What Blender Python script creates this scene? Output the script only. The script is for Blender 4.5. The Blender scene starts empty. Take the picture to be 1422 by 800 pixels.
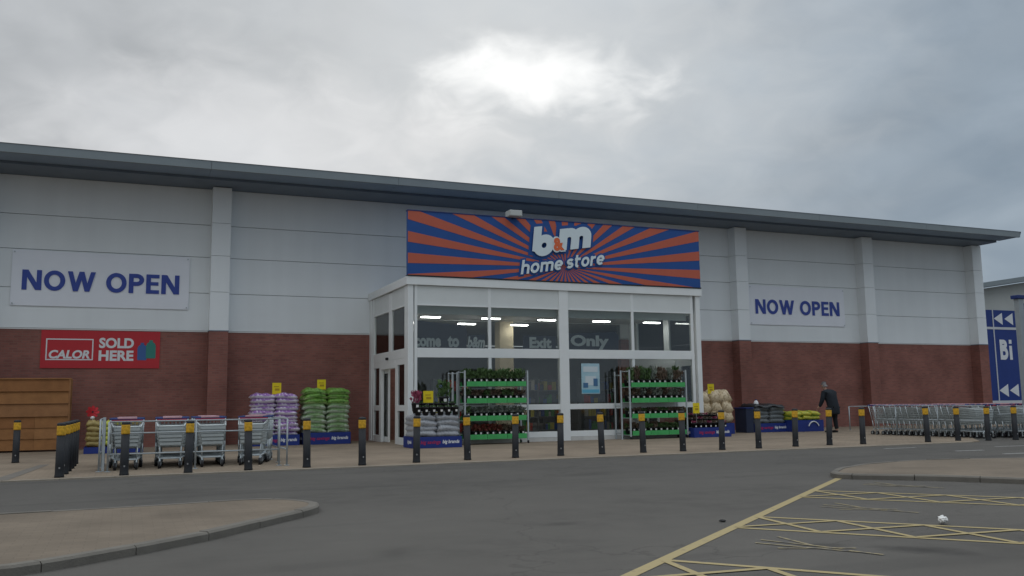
import bpy, bmesh, math, random
from mathutils import Vector, Matrix
random.seed(11)
rad = math.radians
PI = math.pi
scene = bpy.context.scene
col = scene.collection

# ------------------------------------------------------------------ camera
CAMPOS = Vector((0.0, -31.4002, 1.28758))
RIGHT = Vector((0.9203291, -0.3909279, -0.0130266))
UP = Vector((-0.0372726, -0.1208026, 0.9919766))
FWD = Vector((0.3893650, 0.9124594, 0.1257491))
cam_data = bpy.data.cameras.new('camera')
cam_data.sensor_width = 36.0
cam_data.lens = 1250.05 / 1422 * 36.0
cam_data.clip_end = 3000
cam_data.clip_start = 0.05
cam = bpy.data.objects.new('camera', cam_data)
col.objects.link(cam)
rot = Matrix((RIGHT, UP, -FWD)).transposed()
cam.matrix_world = Matrix.Translation(CAMPOS) @ rot.to_4x4()
scene.camera = cam

# ------------------------------------------------------------------ world: overcast sky
SUN_EL, SUN_AZ = 21.0, 22.0          # azimuth from +Y towards +X
world = bpy.data.worlds.new('World')
scene.world = world
world.use_nodes = True
wn = world.node_tree.nodes; wl = world.node_tree.links
wn.clear()
def W(t, **kw):
    n = wn.new(t)
    for k, v in kw.items(): setattr(n, k, v)
    return n
def wmath(op, a, b=None, c=None, clamp=False):
    n = W('ShaderNodeMath', operation=op, use_clamp=clamp)
    for i, v in enumerate((a, b, c)):
        if v is None: continue
        if isinstance(v, (int, float)): n.inputs[i].default_value = v
        else: wl.new(v, n.inputs[i])
    return n.outputs[0]
def wdot(vec, d):
    n = W('ShaderNodeVectorMath', operation='DOT_PRODUCT')
    wl.new(vec, n.inputs[0]); n.inputs[1].default_value = d
    return n.outputs['Value']
def wmix(f, a, b):
    n = W('ShaderNodeMix', data_type='RGBA')
    for i, v in ((0, f), (6, a), (7, b)):
        if isinstance(v, (int, float)): n.inputs[i].default_value = v
        elif isinstance(v, tuple): n.inputs[i].default_value = (*v, 1)
        else: wl.new(v, n.inputs[i])
    return n.outputs[2]
sky = W('ShaderNodeTexSky', sky_type='NISHITA')
sky.sun_disc = False
sky.sun_elevation = rad(SUN_EL); sky.sun_rotation = rad(SUN_AZ)
sky.air_density = 1.0; sky.dust_density = 1.0
tc = W('ShaderNodeTexCoord')
gen = tc.outputs['Generated']
def wnoise(scale, detail, rough, sc=(1, 1, 2.2), off=(0, 0, 0)):
    mp = W('ShaderNodeMapping'); mp.inputs['Scale'].default_value = sc; mp.inputs['Location'].default_value = off
    wl.new(gen, mp.inputs['Vector'])
    n = W('ShaderNodeTexNoise'); n.inputs['Scale'].default_value = scale
    n.inputs['Detail'].default_value = detail; n.inputs['Roughness'].default_value = rough
    n.inputs['Distortion'].default_value = 0.5
    wl.new(mp.outputs[0], n.inputs['Vector'])
    return n.outputs[0]
def wramp(v, lo, hi):
    n = W('ShaderNodeMapRange', interpolation_type='SMOOTHSTEP')
    wl.new(v, n.inputs[0]); n.inputs[1].default_value = lo; n.inputs[2].default_value = hi
    return n.outputs[0]
big = wnoise(2.6, 3, 0.45, (1, 1, 2.0), (0.3, 0.1, 0.75))
mid = wnoise(6.5, 5, 0.5, (1, 1, 2.0), (1.3, 0.4, 0.2))
fine = wnoise(15.0, 4, 0.5, (1, 1, 1.8), (0.7, 2.0, 0.0))
d0 = (FWD + RIGHT * ((645 - 711) / 1250.0) + UP * ((400 - 108) / 1250.0)).normalized()
r0 = RIGHT.copy(); u0 = r0.cross(d0).normalized(); u0 = -u0 if u0.z < 0 else u0
uu = wdot(gen, tuple(r0)); vv = wdot(gen, tuple(u0)); cc = wdot(gen, tuple(d0))
nz = wmath('ADD', wmath('MULTIPLY', wmath('SUBTRACT', mid, 0.5), 1.5), wmath('MULTIPLY', wmath('SUBTRACT', fine, 0.5), 1.7))
# the thin break in the cloud in front of the sun
e = wmath('SQRT', wmath('ADD', wmath('POWER', wmath('DIVIDE', uu, 0.14), 2), wmath('POWER', wmath('DIVIDE', vv, 0.043), 2)))
core = wmath('SUBTRACT', 1.0, wramp(wmath('ADD', e, nz), -0.1, 1.35))
e2 = wmath('SQRT', wmath('ADD', wmath('POWER', wmath('DIVIDE', uu, 0.42), 2), wmath('POWER', wmath('DIVIDE', vv, 0.2), 2)))
halo = wmath('SUBTRACT', 1.0, wramp(wmath('ADD', e2, wmath('MULTIPLY', nz, 0.35)), 0.0, 1.2))
front = wramp(cc, 0.0, 0.3)
core = wmath('MULTIPLY', core, front); halo = wmath('MULTIPLY', halo, front)
tone = wmath('ADD', wmath('MULTIPLY', wramp(big, 0.36, 0.62), 0.6), wmath('MULTIPLY', wramp(mid, 0.32, 0.68), 0.4))
K = 10.0                                # background strength is 0.1
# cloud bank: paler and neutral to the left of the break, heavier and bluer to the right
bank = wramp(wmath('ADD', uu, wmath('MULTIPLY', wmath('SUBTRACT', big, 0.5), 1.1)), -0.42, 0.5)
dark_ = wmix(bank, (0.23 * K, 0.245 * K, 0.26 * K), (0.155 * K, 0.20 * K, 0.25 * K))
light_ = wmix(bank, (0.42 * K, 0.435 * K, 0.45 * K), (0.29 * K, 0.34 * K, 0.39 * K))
cloud = wmix(tone, dark_, light_)
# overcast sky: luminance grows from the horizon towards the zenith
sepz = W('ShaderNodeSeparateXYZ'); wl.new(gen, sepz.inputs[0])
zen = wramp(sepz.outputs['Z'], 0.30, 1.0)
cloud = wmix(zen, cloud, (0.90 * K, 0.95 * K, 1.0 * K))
cloud = wmix(wmath('MULTIPLY', halo, 0.7), cloud, (0.52 * K, 0.535 * K, 0.54 * K))
d1 = (FWD + RIGHT * ((330 - 711) / 1250.0) + UP * ((400 - 205) / 1250.0)).normalized()
u1 = RIGHT.cross(d1).normalized(); u1 = -u1 if u1.z < 0 else u1
e3 = wmath('SQRT', wmath('ADD', wmath('POWER', wmath('DIVIDE', wdot(gen, tuple(RIGHT - RIGHT.dot(d1) * d1)), 0.36), 2), wmath('POWER', wmath('DIVIDE', wdot(gen, tuple(u1)), 0.11), 2)))
low = wmath('MULTIPLY', wmath('SUBTRACT', 1.0, wramp(wmath('ADD', e3, wmath('MULTIPLY', nz, 0.6)), 0.0, 1.2)), wramp(wdot(gen, tuple(d1)), 0.0, 0.3))
cloud = wmix(wmath('MULTIPLY', low, 0.7), cloud, (0.60 * K, 0.605 * K, 0.615 * K))
cloud = wmix(wmath('MULTIPLY', core, 0.95), cloud, (0.80 * K, 0.81 * K, 0.81 * K))
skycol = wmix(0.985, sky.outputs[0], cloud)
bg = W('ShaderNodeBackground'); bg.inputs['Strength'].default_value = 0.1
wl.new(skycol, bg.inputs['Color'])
wo = W('ShaderNodeOutputWorld'); wl.new(bg.outputs[0], wo.inputs['Surface'])

# ------------------------------------------------------------------ sun behind thin cloud
sd = bpy.data.lights.new('sun', 'SUN')
sd.energy = 0.6; sd.angle = rad(18); sd.color = (1.0, 0.96, 0.9)
sun = bpy.data.objects.new('sun', sd); col.objects.link(sun)
sun_dir = Vector((math.sin(rad(SUN_AZ)) * math.cos(rad(SUN_EL)), math.cos(rad(SUN_AZ)) * math.cos(rad(SUN_EL)), math.sin(rad(SUN_EL))))
sun.rotation_euler = sun_dir.to_track_quat('Z', 'Y').to_euler()
sun.location = (0, 20, 40)

vs = scene.view_settings
vs.view_transform = 'Standard'; vs.look = 'None'; vs.exposure = 0.40; vs.gamma = 1.0
vs.use_curve_mapping = False
scene.render.engine = 'CYCLES'
scene.cycles.max_bounces = 8
scene.cycles.transparent_max_bounces = 16

# ------------------------------------------------------------------ materials
MATS = {}
def mat(name, color, rough=0.7, metallic=0.0, var=0.0, vscale=3.0, bump=0.0, bscale=40.0, spec=0.3, color2=None, coord='Object', detail=5):
    if name in MATS: return MATS[name]
    m = bpy.data.materials.new(name); m.use_nodes = True
    nt = m.node_tree; b = nt.nodes['Principled BSDF']
    b.inputs['Base Color'].default_value = (*color, 1)
    b.inputs['Roughness'].default_value = rough
    b.inputs['Metallic'].default_value = metallic
    b.inputs['Specular IOR Level'].default_value = spec
    if var or color2 or bump:
        t = nt.nodes.new('ShaderNodeTexCoord')
    if var or color2:
        n = nt.nodes.new('ShaderNodeTexNoise'); n.inputs['Scale'].default_value = vscale
        n.inputs['Detail'].default_value = detail; n.inputs['Roughness'].default_value = 0.6
        nt.links.new(t.outputs[coord], n.inputs['Vector'])
        r = nt.nodes.new('ShaderNodeMapRange'); r.inputs[1].default_value = 0.3; r.inputs[2].default_value = 0.7
        nt.links.new(n.outputs[0], r.inputs[0])
        mx = nt.nodes.new('ShaderNodeMix'); mx.data_type = 'RGBA'
        c2 = color2 if color2 else tuple(min(1, c * (1 + var)) for c in color)
        c1 = color if color2 else tuple(c * (1 - var) for c in color)
        mx.inputs[6].default_value = (*c1, 1); mx.inputs[7].default_value = (*c2, 1)
        nt.links.new(r.outputs[0], mx.inputs[0]); nt.links.new(mx.outputs[2], b.inputs['Base Color'])
    if bump:
        n2 = nt.nodes.new('ShaderNodeTexNoise'); n2.inputs['Scale'].default_value = bscale; n2.inputs['Detail'].default_value = 4
        nt.links.new(t.outputs[coord], n2.inputs['Vector'])
        bp = nt.nodes.new('ShaderNodeBump'); bp.inputs['Strength'].default_value = bump; bp.inputs['Distance'].default_value = 0.02
        nt.links.new(n2.outputs[0], bp.inputs['Height']); nt.links.new(bp.outputs[0], b.inputs['Normal'])
    MATS[name] = m
    return m
def emit(name, color, strength):
    m = bpy.data.materials.new(name); m.use_nodes = True
    b = m.node_tree.nodes['Principled BSDF']
    b.inputs['Base Color'].default_value = (*color, 1)
    b.inputs['Emission Color'].default_value = (*color, 1); b.inputs['Emission Strength'].default_value = strength
    MATS[name] = m; return m

# oil stains and smudges on the car park: x, y, half-axes, angle, strength
STAINS = [(6.25, -25.55, 0.55, 0.28, -52, 0.75), (5.7, -25.0, 0.3, 0.2, -40, 0.5), (4.3, -22.6, 0.35, 0.2, 10, 0.45), (2.2, -23.6, 0.5, 0.25, 60, 0.3), (7.5, -17.0, 1.2, 0.4, 5, 0.3), (0.5, -16.4, 1.6, 0.5, 3, 0.25)]
# asphalt: fine aggregate, large worn patches, oil stains
def asphalt():
    m = bpy.data.materials.new('asphalt'); m.use_nodes = True
    nt = m.node_tree; N = nt.nodes; L = nt.links; b = N['Principled BSDF']
    g = N.new('ShaderNodeNewGeometry')
    def noise(s, d, r=0.6):
        n = N.new('ShaderNodeTexNoise'); n.inputs['Scale'].default_value = s; n.inputs['Detail'].default_value = d
        n.inputs['Roughness'].default_value = r; L.new(g.outputs['Position'], n.inputs['Vector']); return n.outputs[0]
    def rmp(v, a, bb):
        n = N.new('ShaderNodeMapRange'); n.interpolation_type = 'SMOOTHSTEP'; L.new(v, n.inputs[0]); n.inputs[1].default_value = a; n.inputs[2].default_value = bb; return n.outputs[0]
    def mix(f, a, c):
        n = N.new('ShaderNodeMix'); n.data_type = 'RGBA'
        for i, v in ((0, f), (6, a), (7, c)):
            if isinstance(v, tuple): n.inputs[i].default_value = (*v, 1)
            elif isinstance(v, float): n.inputs[i].default_value = v
            else: L.new(v, n.inputs[i])
        return n.outputs[2]
    c = mix(rmp(noise(0.35, 6), 0.36, 0.64), (0.0699, 0.0663, 0.0608), (0.1074, 0.1014, 0.0913))
    c = mix(rmp(noise(2.2, 5), 0.3, 0.7), c, (0.0950, 0.0897, 0.0816))
    n = N.new('ShaderNodeMath'); n.operation = 'MULTIPLY'; L.new(rmp(noise(90, 3, 0.8), 0.35, 0.75), n.inputs[0]); n.inputs[1].default_value = 0.45
    c = mix(n.outputs[0], c, (0.1399, 0.1316, 0.1176))
    st = N.new('ShaderNodeMath'); st.operation = 'MULTIPLY'; L.new(rmp(noise(0.9, 3), 0.66, 0.76), st.inputs[0]); st.inputs[1].default_value = 0.45
    c = mix(st.outputs[0], c, (0.0375, 0.0355, 0.0331))
    mp = N.new('ShaderNodeMapping'); mp.inputs['Scale'].default_value = (0.12, 1.3, 1); mp.inputs['Rotation'].default_value = (0, 0, rad(4)); L.new(g.outputs['Position'], mp.inputs['Vector'])
    tn = N.new('ShaderNodeTexNoise'); tn.inputs['Scale'].default_value = 1.0; tn.inputs['Detail'].default_value = 4; L.new(mp.outputs[0], tn.inputs['Vector'])
    tm = N.new('ShaderNodeMath'); tm.operation = 'MULTIPLY'; L.new(rmp(tn.outputs[0], 0.52, 0.68), tm.inputs[0]); tm.inputs[1].default_value = 0.4
    c = mix(tm.outputs[0], c, (0.0600, 0.0570, 0.0530))                       # tyre-darkened lanes along the frontage
    vo = N.new('ShaderNodeTexVoronoi'); vo.feature = 'DISTANCE_TO_EDGE'; vo.inputs['Scale'].default_value = 0.16; 
    wv = N.new('ShaderNodeVectorMath'); wv.operation = 'ADD'; L.new(g.outputs['Position'], wv.inputs[0])
    dn = N.new('ShaderNodeTexNoise'); dn.inputs['Scale'].default_value = 1.2; dn.inputs['Detail'].default_value = 5; L.new(g.outputs['Position'], dn.inputs['Vector'])
    ds = N.new('ShaderNodeVectorMath'); ds.operation = 'SCALE'; ds.inputs['Scale'].default_value = 1.6; L.new(dn.outputs['Color'], ds.inputs[0]); L.new(ds.outputs[0], wv.inputs[1]); L.new(wv.outputs[0], vo.inputs['Vector'])
    ck = N.new('ShaderNodeMapRange'); L.new(vo.outputs['Distance'], ck.inputs[0]); ck.inputs[1].default_value = 0.0; ck.inputs[2].default_value = 0.004; ck.inputs[3].default_value = 0.35; ck.inputs[4].default_value = 0.0
    c = mix(ck.outputs[0], c, (0.0299, 0.0283, 0.0258))
    for (sx, sy, ra, rb_, an, dk) in STAINS:
        m2 = N.new('ShaderNodeMapping'); m2.vector_type = 'TEXTURE'; m2.inputs['Location'].default_value = (sx, sy, 0); m2.inputs['Rotation'].default_value = (0, 0, rad(an)); m2.inputs['Scale'].default_value = (ra, rb_, 1)
        L.new(g.outputs['Position'], m2.inputs['Vector'])
        ln = N.new('ShaderNodeVectorMath'); ln.operation = 'LENGTH'; L.new(m2.outputs[0], ln.inputs[0])
        ad = N.new('ShaderNodeMath'); ad.operation = 'MULTIPLY_ADD'; L.new(noise(2.5, 5), ad.inputs[0]); ad.inputs[1].default_value = 1.2; L.new(ln.outputs['Value'], ad.inputs[2])
        k2 = N.new('ShaderNodeMapRange'); k2.interpolation_type = 'SMOOTHSTEP'; L.new(ad.outputs[0], k2.inputs[0]); k2.inputs[1].default_value = 0.7; k2.inputs[2].default_value = 1.6; k2.inputs[3].default_value = dk; k2.inputs[4].default_value = 0.0
        c = mix(k2.outputs[0], c, (0.0279, 0.0267, 0.0251))
    L.new(c, b.inputs['Base Color']); b.inputs['Roughness'].default_value = 0.9; b.inputs['Specular IOR Level'].default_value = 0.25
    bp = N.new('ShaderNodeBump'); bp.inputs['Strength'].default_value = 0.5; bp.inputs['Distance'].default_value = 0.01
    L.new(noise(120, 3, 0.7), bp.inputs['Height']); L.new(bp.outputs[0], b.inputs['Normal'])
    return m
ASPHALT = asphalt()

def brick_like(name, c1, c2, mortar, bw, bh, mw, axis='XZ', bump=0.4, offset=0.5, patch=0.12, rough=0.85):
    m = bpy.data.materials.new(name); m.use_nodes = True
    nt = m.node_tree; N = nt.nodes; L = nt.links; b = N['Principled BSDF']
    g = N.new('ShaderNodeNewGeometry'); sp = N.new('ShaderNodeSeparateXYZ'); L.new(g.outputs['Position'], sp.inputs[0])
    cb = N.new('ShaderNodeCombineXYZ')
    if axis == 'XZ':
        ad = N.new('ShaderNodeMath'); ad.operation = 'ADD'; L.new(sp.outputs['X'], ad.inputs[0]); L.new(sp.outputs['Y'], ad.inputs[1])
        L.new(ad.outputs[0], cb.inputs[0]); L.new(sp.outputs['Z'], cb.inputs[1])
    else:
        L.new(sp.outputs['X'], cb.inputs[0]); L.new(sp.outputs['Y'], cb.inputs[1])
    t = N.new('ShaderNodeTexBrick'); t.offset = offset
    t.inputs['Color1'].default_value = (*c1, 1); t.inputs['Color2'].default_value = (*c2, 1); t.inputs['Mortar'].default_value = (*mortar, 1)
    t.inputs['Scale'].default_value = 1.0; t.inputs['Brick Width'].default_value = bw; t.inputs['Row Height'].default_value = bh
    t.inputs['Mortar Size'].default_value = mw; t.inputs['Bias'].default_value = 0.0
    L.new(cb.outputs[0], t.inputs['Vector'])
    n = N.new('ShaderNodeTexNoise'); n.inputs['Scale'].default_value = 0.8; n.inputs['Detail'].default_value = 6; L.new(g.outputs['Position'], n.inputs['Vector'])
    r = N.new('ShaderNodeMapRange'); L.new(n.outputs[0], r.inputs[0]); r.inputs[1].default_value = 0.3; r.inputs[2].default_value = 0.7
    r.inputs[3].default_value = 1 - patch; r.inputs[4].default_value = 1 + patch
    mx = N.new('ShaderNodeVectorMath'); mx.operation = 'SCALE'; L.new(t.outputs['Color'], mx.inputs[0]); L.new(r.outputs[0], mx.inputs['Scale'])
    L.new(mx.outputs[0], b.inputs['Base Color'])
    b.inputs['Roughness'].default_value = rough; b.inputs['Specular IOR Level'].default_value = 0.2
    bp = N.new('ShaderNodeBump'); bp.inputs['Strength'].default_value = bump; bp.inputs['Distance'].default_value = 0.01; bp.invert = True
    L.new(t.outputs['Fac'], bp.inputs['Height']); L.new(bp.outputs[0], b.inputs['Normal'])
    MATS[name] = m
    return m
BRICK = brick_like('red_brick', (0.30, 0.124, 0.100), (0.23, 0.098, 0.082), (0.245, 0.130, 0.108), 0.225, 0.075, 0.011, patch=0.2)
PAVE = brick_like('block_paving', (0.2687, 0.2156, 0.1593), (0.2374, 0.1906, 0.1437), (0.1874, 0.1531, 0.1156), 0.2, 0.1, 0.006, 'XY', 0.3, 0.5, 0.16)
PAVE2 = brick_like('island_paving', (0.185, 0.150, 0.113), (0.168, 0.137, 0.104), (0.150, 0.123, 0.094), 0.2, 0.1, 0.005, 'XY', 0.2, 0.5, 0.2)

def glass(name, tint=(0.72, 0.76, 0.76), refl=0.10):
    m = bpy.data.materials.new(name); m.use_nodes = True
    nt = m.node_tree; N = nt.nodes; L = nt.links; N.clear()
    t = N.new('ShaderNodeBsdfTransparent'); t.inputs[0].default_value = (*tint, 1)
    g = N.new('ShaderNodeBsdfGlossy'); g.inputs['Roughness'].default_value = 0.02; g.inputs[0].default_value = (1, 1, 1, 1)
    lw = N.new('ShaderNodeLayerWeight'); lw.inputs['Blend'].default_value = 0.25
    mr = N.new('ShaderNodeMapRange'); L.new(lw.outputs['Fresnel'], mr.inputs[0])
    mr.inputs[1].default_value = 0.0; mr.inputs[2].default_value = 1.0; mr.inputs[3].default_value = refl; mr.inputs[4].default_value = 1.0
    mx = N.new('ShaderNodeMixShader'); L.new(mr.outputs[0], mx.inputs[0]); L.new(t.outputs[0], mx.inputs[1]); L.new(g.outputs[0], mx.inputs[2])
    o = N.new('ShaderNodeOutputMaterial'); L.new(mx.outputs[0], o.inputs[0])
    MATS[name] = m
    return m
GLASS = glass('window_glass', (0.84, 0.87, 0.86), 0.03)

def cladding(name, c):
    m = bpy.data.materials.new(name); m.use_nodes = True
    nt = m.node_tree; N = nt.nodes; L = nt.links; b = N['Principled BSDF']
    g = N.new('ShaderNodeNewGeometry')
    def nz2(sc, scale, d):
        mp = N.new('ShaderNodeMapping'); mp.inputs['Scale'].default_value = sc; L.new(g.outputs['Position'], mp.inputs['Vector'])
        n = N.new('ShaderNodeTexNoise'); n.inputs['Scale'].default_value = scale; n.inputs['Detail'].default_value = d; L.new(mp.outputs[0], n.inputs['Vector'])
        return n.outputs[0]
    def mr(v, a, b_, c_, d_):
        n = N.new('ShaderNodeMapRange'); L.new(v, n.inputs[0])
        for i, q in enumerate((a, b_, c_, d_)): n.inputs[1 + i].default_value = q
        return n.outputs[0]
    streak = mr(nz2((2.2, 2.2, 0.12), 1.0, 6), 0.3, 0.75, 1.015, 0.965)          # rain streaks
    blot = mr(nz2((0.25, 0.25, 0.5), 1.0, 4), 0.3, 0.7, 0.96, 1.04)
    mu = N.new('ShaderNodeMath'); mu.operation = 'MULTIPLY'; L.new(streak, mu.inputs[0]); L.new(blot, mu.inputs[1])
    sc = N.new('ShaderNodeVectorMath'); sc.operation = 'SCALE'; sc.inputs[0].default_value = c; L.new(mu.outputs[0], sc.inputs['Scale'])
    L.new(sc.outputs[0], b.inputs['Base Color']); b.inputs['Roughness'].default_value = 0.48; b.inputs['Specular IOR Level'].default_value = 0.35
    bp2 = N.new('ShaderNodeBump'); bp2.inputs['Strength'].default_value = 0.25; bp2.inputs['Distance'].default_value = 0.03
    L.new(nz2((0.5, 0.5, 0.9), 1.0, 2), bp2.inputs['Height']); L.new(bp2.outputs[0], b.inputs['Normal'])
    return m
CLAD = cladding('grey_cladding', (0.815, 0.855, 0.87)); CLAD_P = cladding('pilaster_cladding', (0.835, 0.875, 0.89))
DARKMETAL = mat('dark_roof_metal', (0.16, 0.20, 0.25), 0.5, 0.0, 0.08, 1.5)
FASCIA = mat('fascia_metal', (0.24, 0.28, 0.30), 0.45, 0.0, 0.06, 1.0)
SOFFIT = mat('soffit_metal', (0.26, 0.34, 0.43), 0.6, 0.0, 0.06, 1.0)
WHITEFR = mat('white_frame', (0.80, 0.83, 0.83), 0.4, 0, 0.03, 2.0)
FRIEZE = mat('frieze_panel', (0.70, 0.735, 0.73), 0.45, 0, 0.03, 1.5)
STRIP = mat('light_flashing', (0.68, 0.68, 0.67), 0.5, 0, 0.05, 2)
BLACK = mat('black_plastic', (0.018, 0.020, 0.024), 0.55, 0, 0.2, 6, spec=0.35)
ORANGE_BAND = mat('amber_reflective', (0.66, 0.37, 0.03), 0.5, 0, 0.3, 22)
KERB = mat('kerb_concrete', (0.16, 0.148, 0.128), 0.9, 0, 0.18, 2.5, 0.3, 60, coord='Object')
KERB_B = mat('edging_concrete', (0.30, 0.265, 0.215), 0.9, 0, 0.12, 2.5, 0.3, 60)
GALV = mat('galvanised_steel', (0.50, 0.55, 0.57), 0.42, 0.35, 0.1, 8)
RAILM = mat('rail_steel', (0.36, 0.40, 0.42), 0.45, 0.3, 0.1, 8)
CHROME = mat('trolley_wire', (0.47, 0.51, 0.51), 0.4, 0.25, 0.06, 8)
RUBBER = mat('dark_rubber', (0.03, 0.03, 0.033), 0.7)
NAVY = mat('navy_plastic', (0.02, 0.04, 0.16), 0.5, 0, 0.1, 4)
RED_H = mat('red_handle', (0.42, 0.06, 0.10), 0.5, 0, 0.1, 4)
WHITE = mat('white_print', (0.76, 0.78, 0.80), 0.5, 0, 0.02, 3)
BLUEPRINT = mat('blue_print', (0.05, 0.085, 0.36), 0.5)
ORANGE = mat('orange_print', (0.52, 0.125, 0.075), 0.5, 0, 0.04, 2)
SIGNBLUE = mat('sign_blue', (0.022, 0.085, 0.30), 0.5, 0, 0.04, 2)
PALETEXT = mat('pale_letters', (0.70, 0.80, 0.84), 0.4, 0, 0.02, 2)
YELLOW = mat('yellow_card', (0.78, 0.62, 0.02), 0.6, 0, 0.06, 10)

# ------------------------------------------------------------------ mesh helpers
class MB:
    def __init__(self): self.v = []; self.f = []; self.m = []; self.smooth = []
    def quad(self, pts, mi=0, sm=False):
        n = len(self.v); self.v += [tuple(p) for p in pts]; self.f.append(tuple(range(n, n + len(pts)))); self.m.append(mi); self.smooth.append(sm); return self
    def box(self, x0, x1, y0, y1, z0, z1, mi=0):
        n = len(self.v)
        self.v += [(x0, y0, z0), (x1, y0, z0), (x1, y1, z0), (x0, y1, z0), (x0, y0, z1), (x1, y0, z1), (x1, y1, z1), (x0, y1, z1)]
        for q in ((0, 3, 2, 1), (4, 5, 6, 7), (0, 1, 5, 4), (1, 2, 6, 5), (2, 3, 7, 6), (3, 0, 4, 7)):
            self.f.append(tuple(n + i for i in q)); self.m.append(mi); self.smooth.append(False)
        return self
    def tube(self, p0, p1, r0, r1=None, n=8, mi=0, caps=True, sm=True):
        p0 = Vector(p0); p1 = Vector(p1); r1 = r0 if r1 is None else r1
        d = (p1 - p0).normalized(); a = d.orthogonal().normalized(); b = d.cross(a)
        k = len(self.v)
        for p, r in ((p0, r0), (p1, r1)):
            for i in range(n):
                t = 2 * PI * i / n
                self.v.append(tuple(p + r * (math.cos(t) * a + math.sin(t) * b)))
        for i in range(n):
            j = (i + 1) % n
            self.f.append((k + i, k + j, k + n + j, k + n + i)); self.m.append(mi); self.smooth.append(sm)
        if caps:
            self.f.append(tuple(k + n - 1 - i for i in range(n))); self.m.append(mi); self.smooth.append(False)
            self.f.append(tuple(k + n + i for i in range(n))); self.m.append(mi); self.smooth.append(False)
        return self
    def path(self, pts, r, n=6, mi=0):
        for a, b in zip(pts[:-1], pts[1:]): self.tube(a, b, r, r, n, mi)
        return self
    def lathe(self, prof, n=14, mi=0, c=(0, 0)):
        k = len(self.v)
        for r, z in prof:
            for i in range(n):
                t = 2 * PI * i / n; self.v.append((c[0] + r * math.cos(t), c[1] + r * math.sin(t), z))
        for s in range(len(prof) - 1):
            for i in range(n):
                j = (i + 1) % n
                self.f.append((k + s * n + i, k + s * n + j, k + (s + 1) * n + j, k + (s + 1) * n + i)); self.m.append(mi); self.smooth.append(True)
        self.f.append(tuple(k + n - 1 - i for i in range(n))); self.m.append(mi); self.smooth.append(False)
        e = k + (len(prof) - 1) * n
        self.f.append(tuple(e + i for i in range(n))); self.m.append(mi); self.smooth.append(False)
        return self
    def mesh(self, name, mats):
        me = bpy.data.meshes.new(name); me.from_pydata(self.v, [], self.f)
        for m in (mats if isinstance(mats, (list, tuple)) else [mats]): me.materials.append(m)
        me.polygons.foreach_set('material_index', self.m)
        me.polygons.foreach_set('use_smooth', self.smooth)
        me.update(); return me
    def build(self, name, mats, parent=None, loc=(0, 0, 0), rz=0, bevel=0):
        o = bpy.data.objects.new(name, self.mesh(name, mats)); col.objects.link(o)
        o.location = loc; o.rotation_euler = (0, 0, rz)
        if parent: o.parent = parent
        if bevel:
            md = o.modifiers.new('edge', 'BEVEL'); md.width = bevel; md.segments = 2; md.limit_method = 'ANGLE'; md.angle_limit = rad(40)
        return o
def inst(name, me, parent=None, loc=(0, 0, 0), rz=0):
    o = bpy.data.objects.new(name, me); col.objects.link(o); o.location = loc; o.rotation_euler = (0, 0, rz)
    if parent: o.parent = parent
    return o
def tag(o, label, cat, group=None):
    o['label'] = label; o['category'] = cat
    if group: o['group'] = group
    return o
def thing(name, label, cat, loc=(0, 0, 0), rz=0, group=None):
    o = bpy.data.objects.new(name, None); col.objects.link(o); o.empty_display_size = 0.2
    o.location = loc; o.rotation_euler = (0, 0, rz)
    return tag(o, label, cat, group)
def weld(o):
    bm = bmesh.new(); bm.from_mesh(o.data); bmesh.ops.remove_doubles(bm, verts=bm.verts, dist=1e-5); bm.to_mesh(o.data); bm.free(); return o
def struct(o): o['kind'] = 'structure'; return o
def copy_tree(o, parent=None):
    c = o.copy(); col.objects.link(c); c.parent = parent
    for ch in o.children: copy_tree(ch, c)
    return c
ORD = ['first', 'second', 'third', 'fourth', 'fifth', 'sixth', 'seventh', 'eighth', 'ninth', 'tenth', 'eleventh', 'twelfth', 'thirteenth', 'fourteenth', 'fifteenth',
       'sixteenth', 'seventeenth', 'eighteenth', 'nineteenth', 'twentieth', 'twenty-first', 'twenty-second', 'twenty-third', 'twenty-fourth', 'twenty-fifth', 'twenty-sixth']

def text_geo(body, width=None, height=None, bold=0.0, shear=0.0, spacing=1.0, extrude=0.0):
    """lettering as (verts, faces) standing in the XZ plane, facing -Y, centred on the origin"""
    cu = bpy.data.curves.new('lettering', 'FONT'); cu.body = body; cu.size = 1.0
    cu.offset = bold; cu.shear = shear; cu.space_character = spacing; cu.resolution_u = 4
    ob = bpy.data.objects.new('lettering', cu); col.objects.link(ob)
    dg = bpy.context.evaluated_depsgraph_get()
    me = bpy.data.meshes.new_from_object(ob.evaluated_get(dg))
    vs_ = [v.co.copy() for v in me.vertices]; fs = [tuple(p.vertices) for p in me.polygons]
    bpy.data.objects.remove(ob); bpy.data.curves.remove(cu); bpy.data.meshes.remove(me)
    x0 = min(v.x for v in vs_); x1 = max(v.x for v in vs_); y0 = min(v.y for v in vs_); y1 = max(v.y for v in vs_)
    sx = width / (x1 - x0) if width else None; sy = height / (y1 - y0) if height else None
    sx = sx or sy; sy = sy or sx
    V = [((v.x - (x0 + x1) / 2) * sx, 0.0, (v.y - (y0 + y1) / 2) * sy) for v in vs_]
    return V, fs
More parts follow.
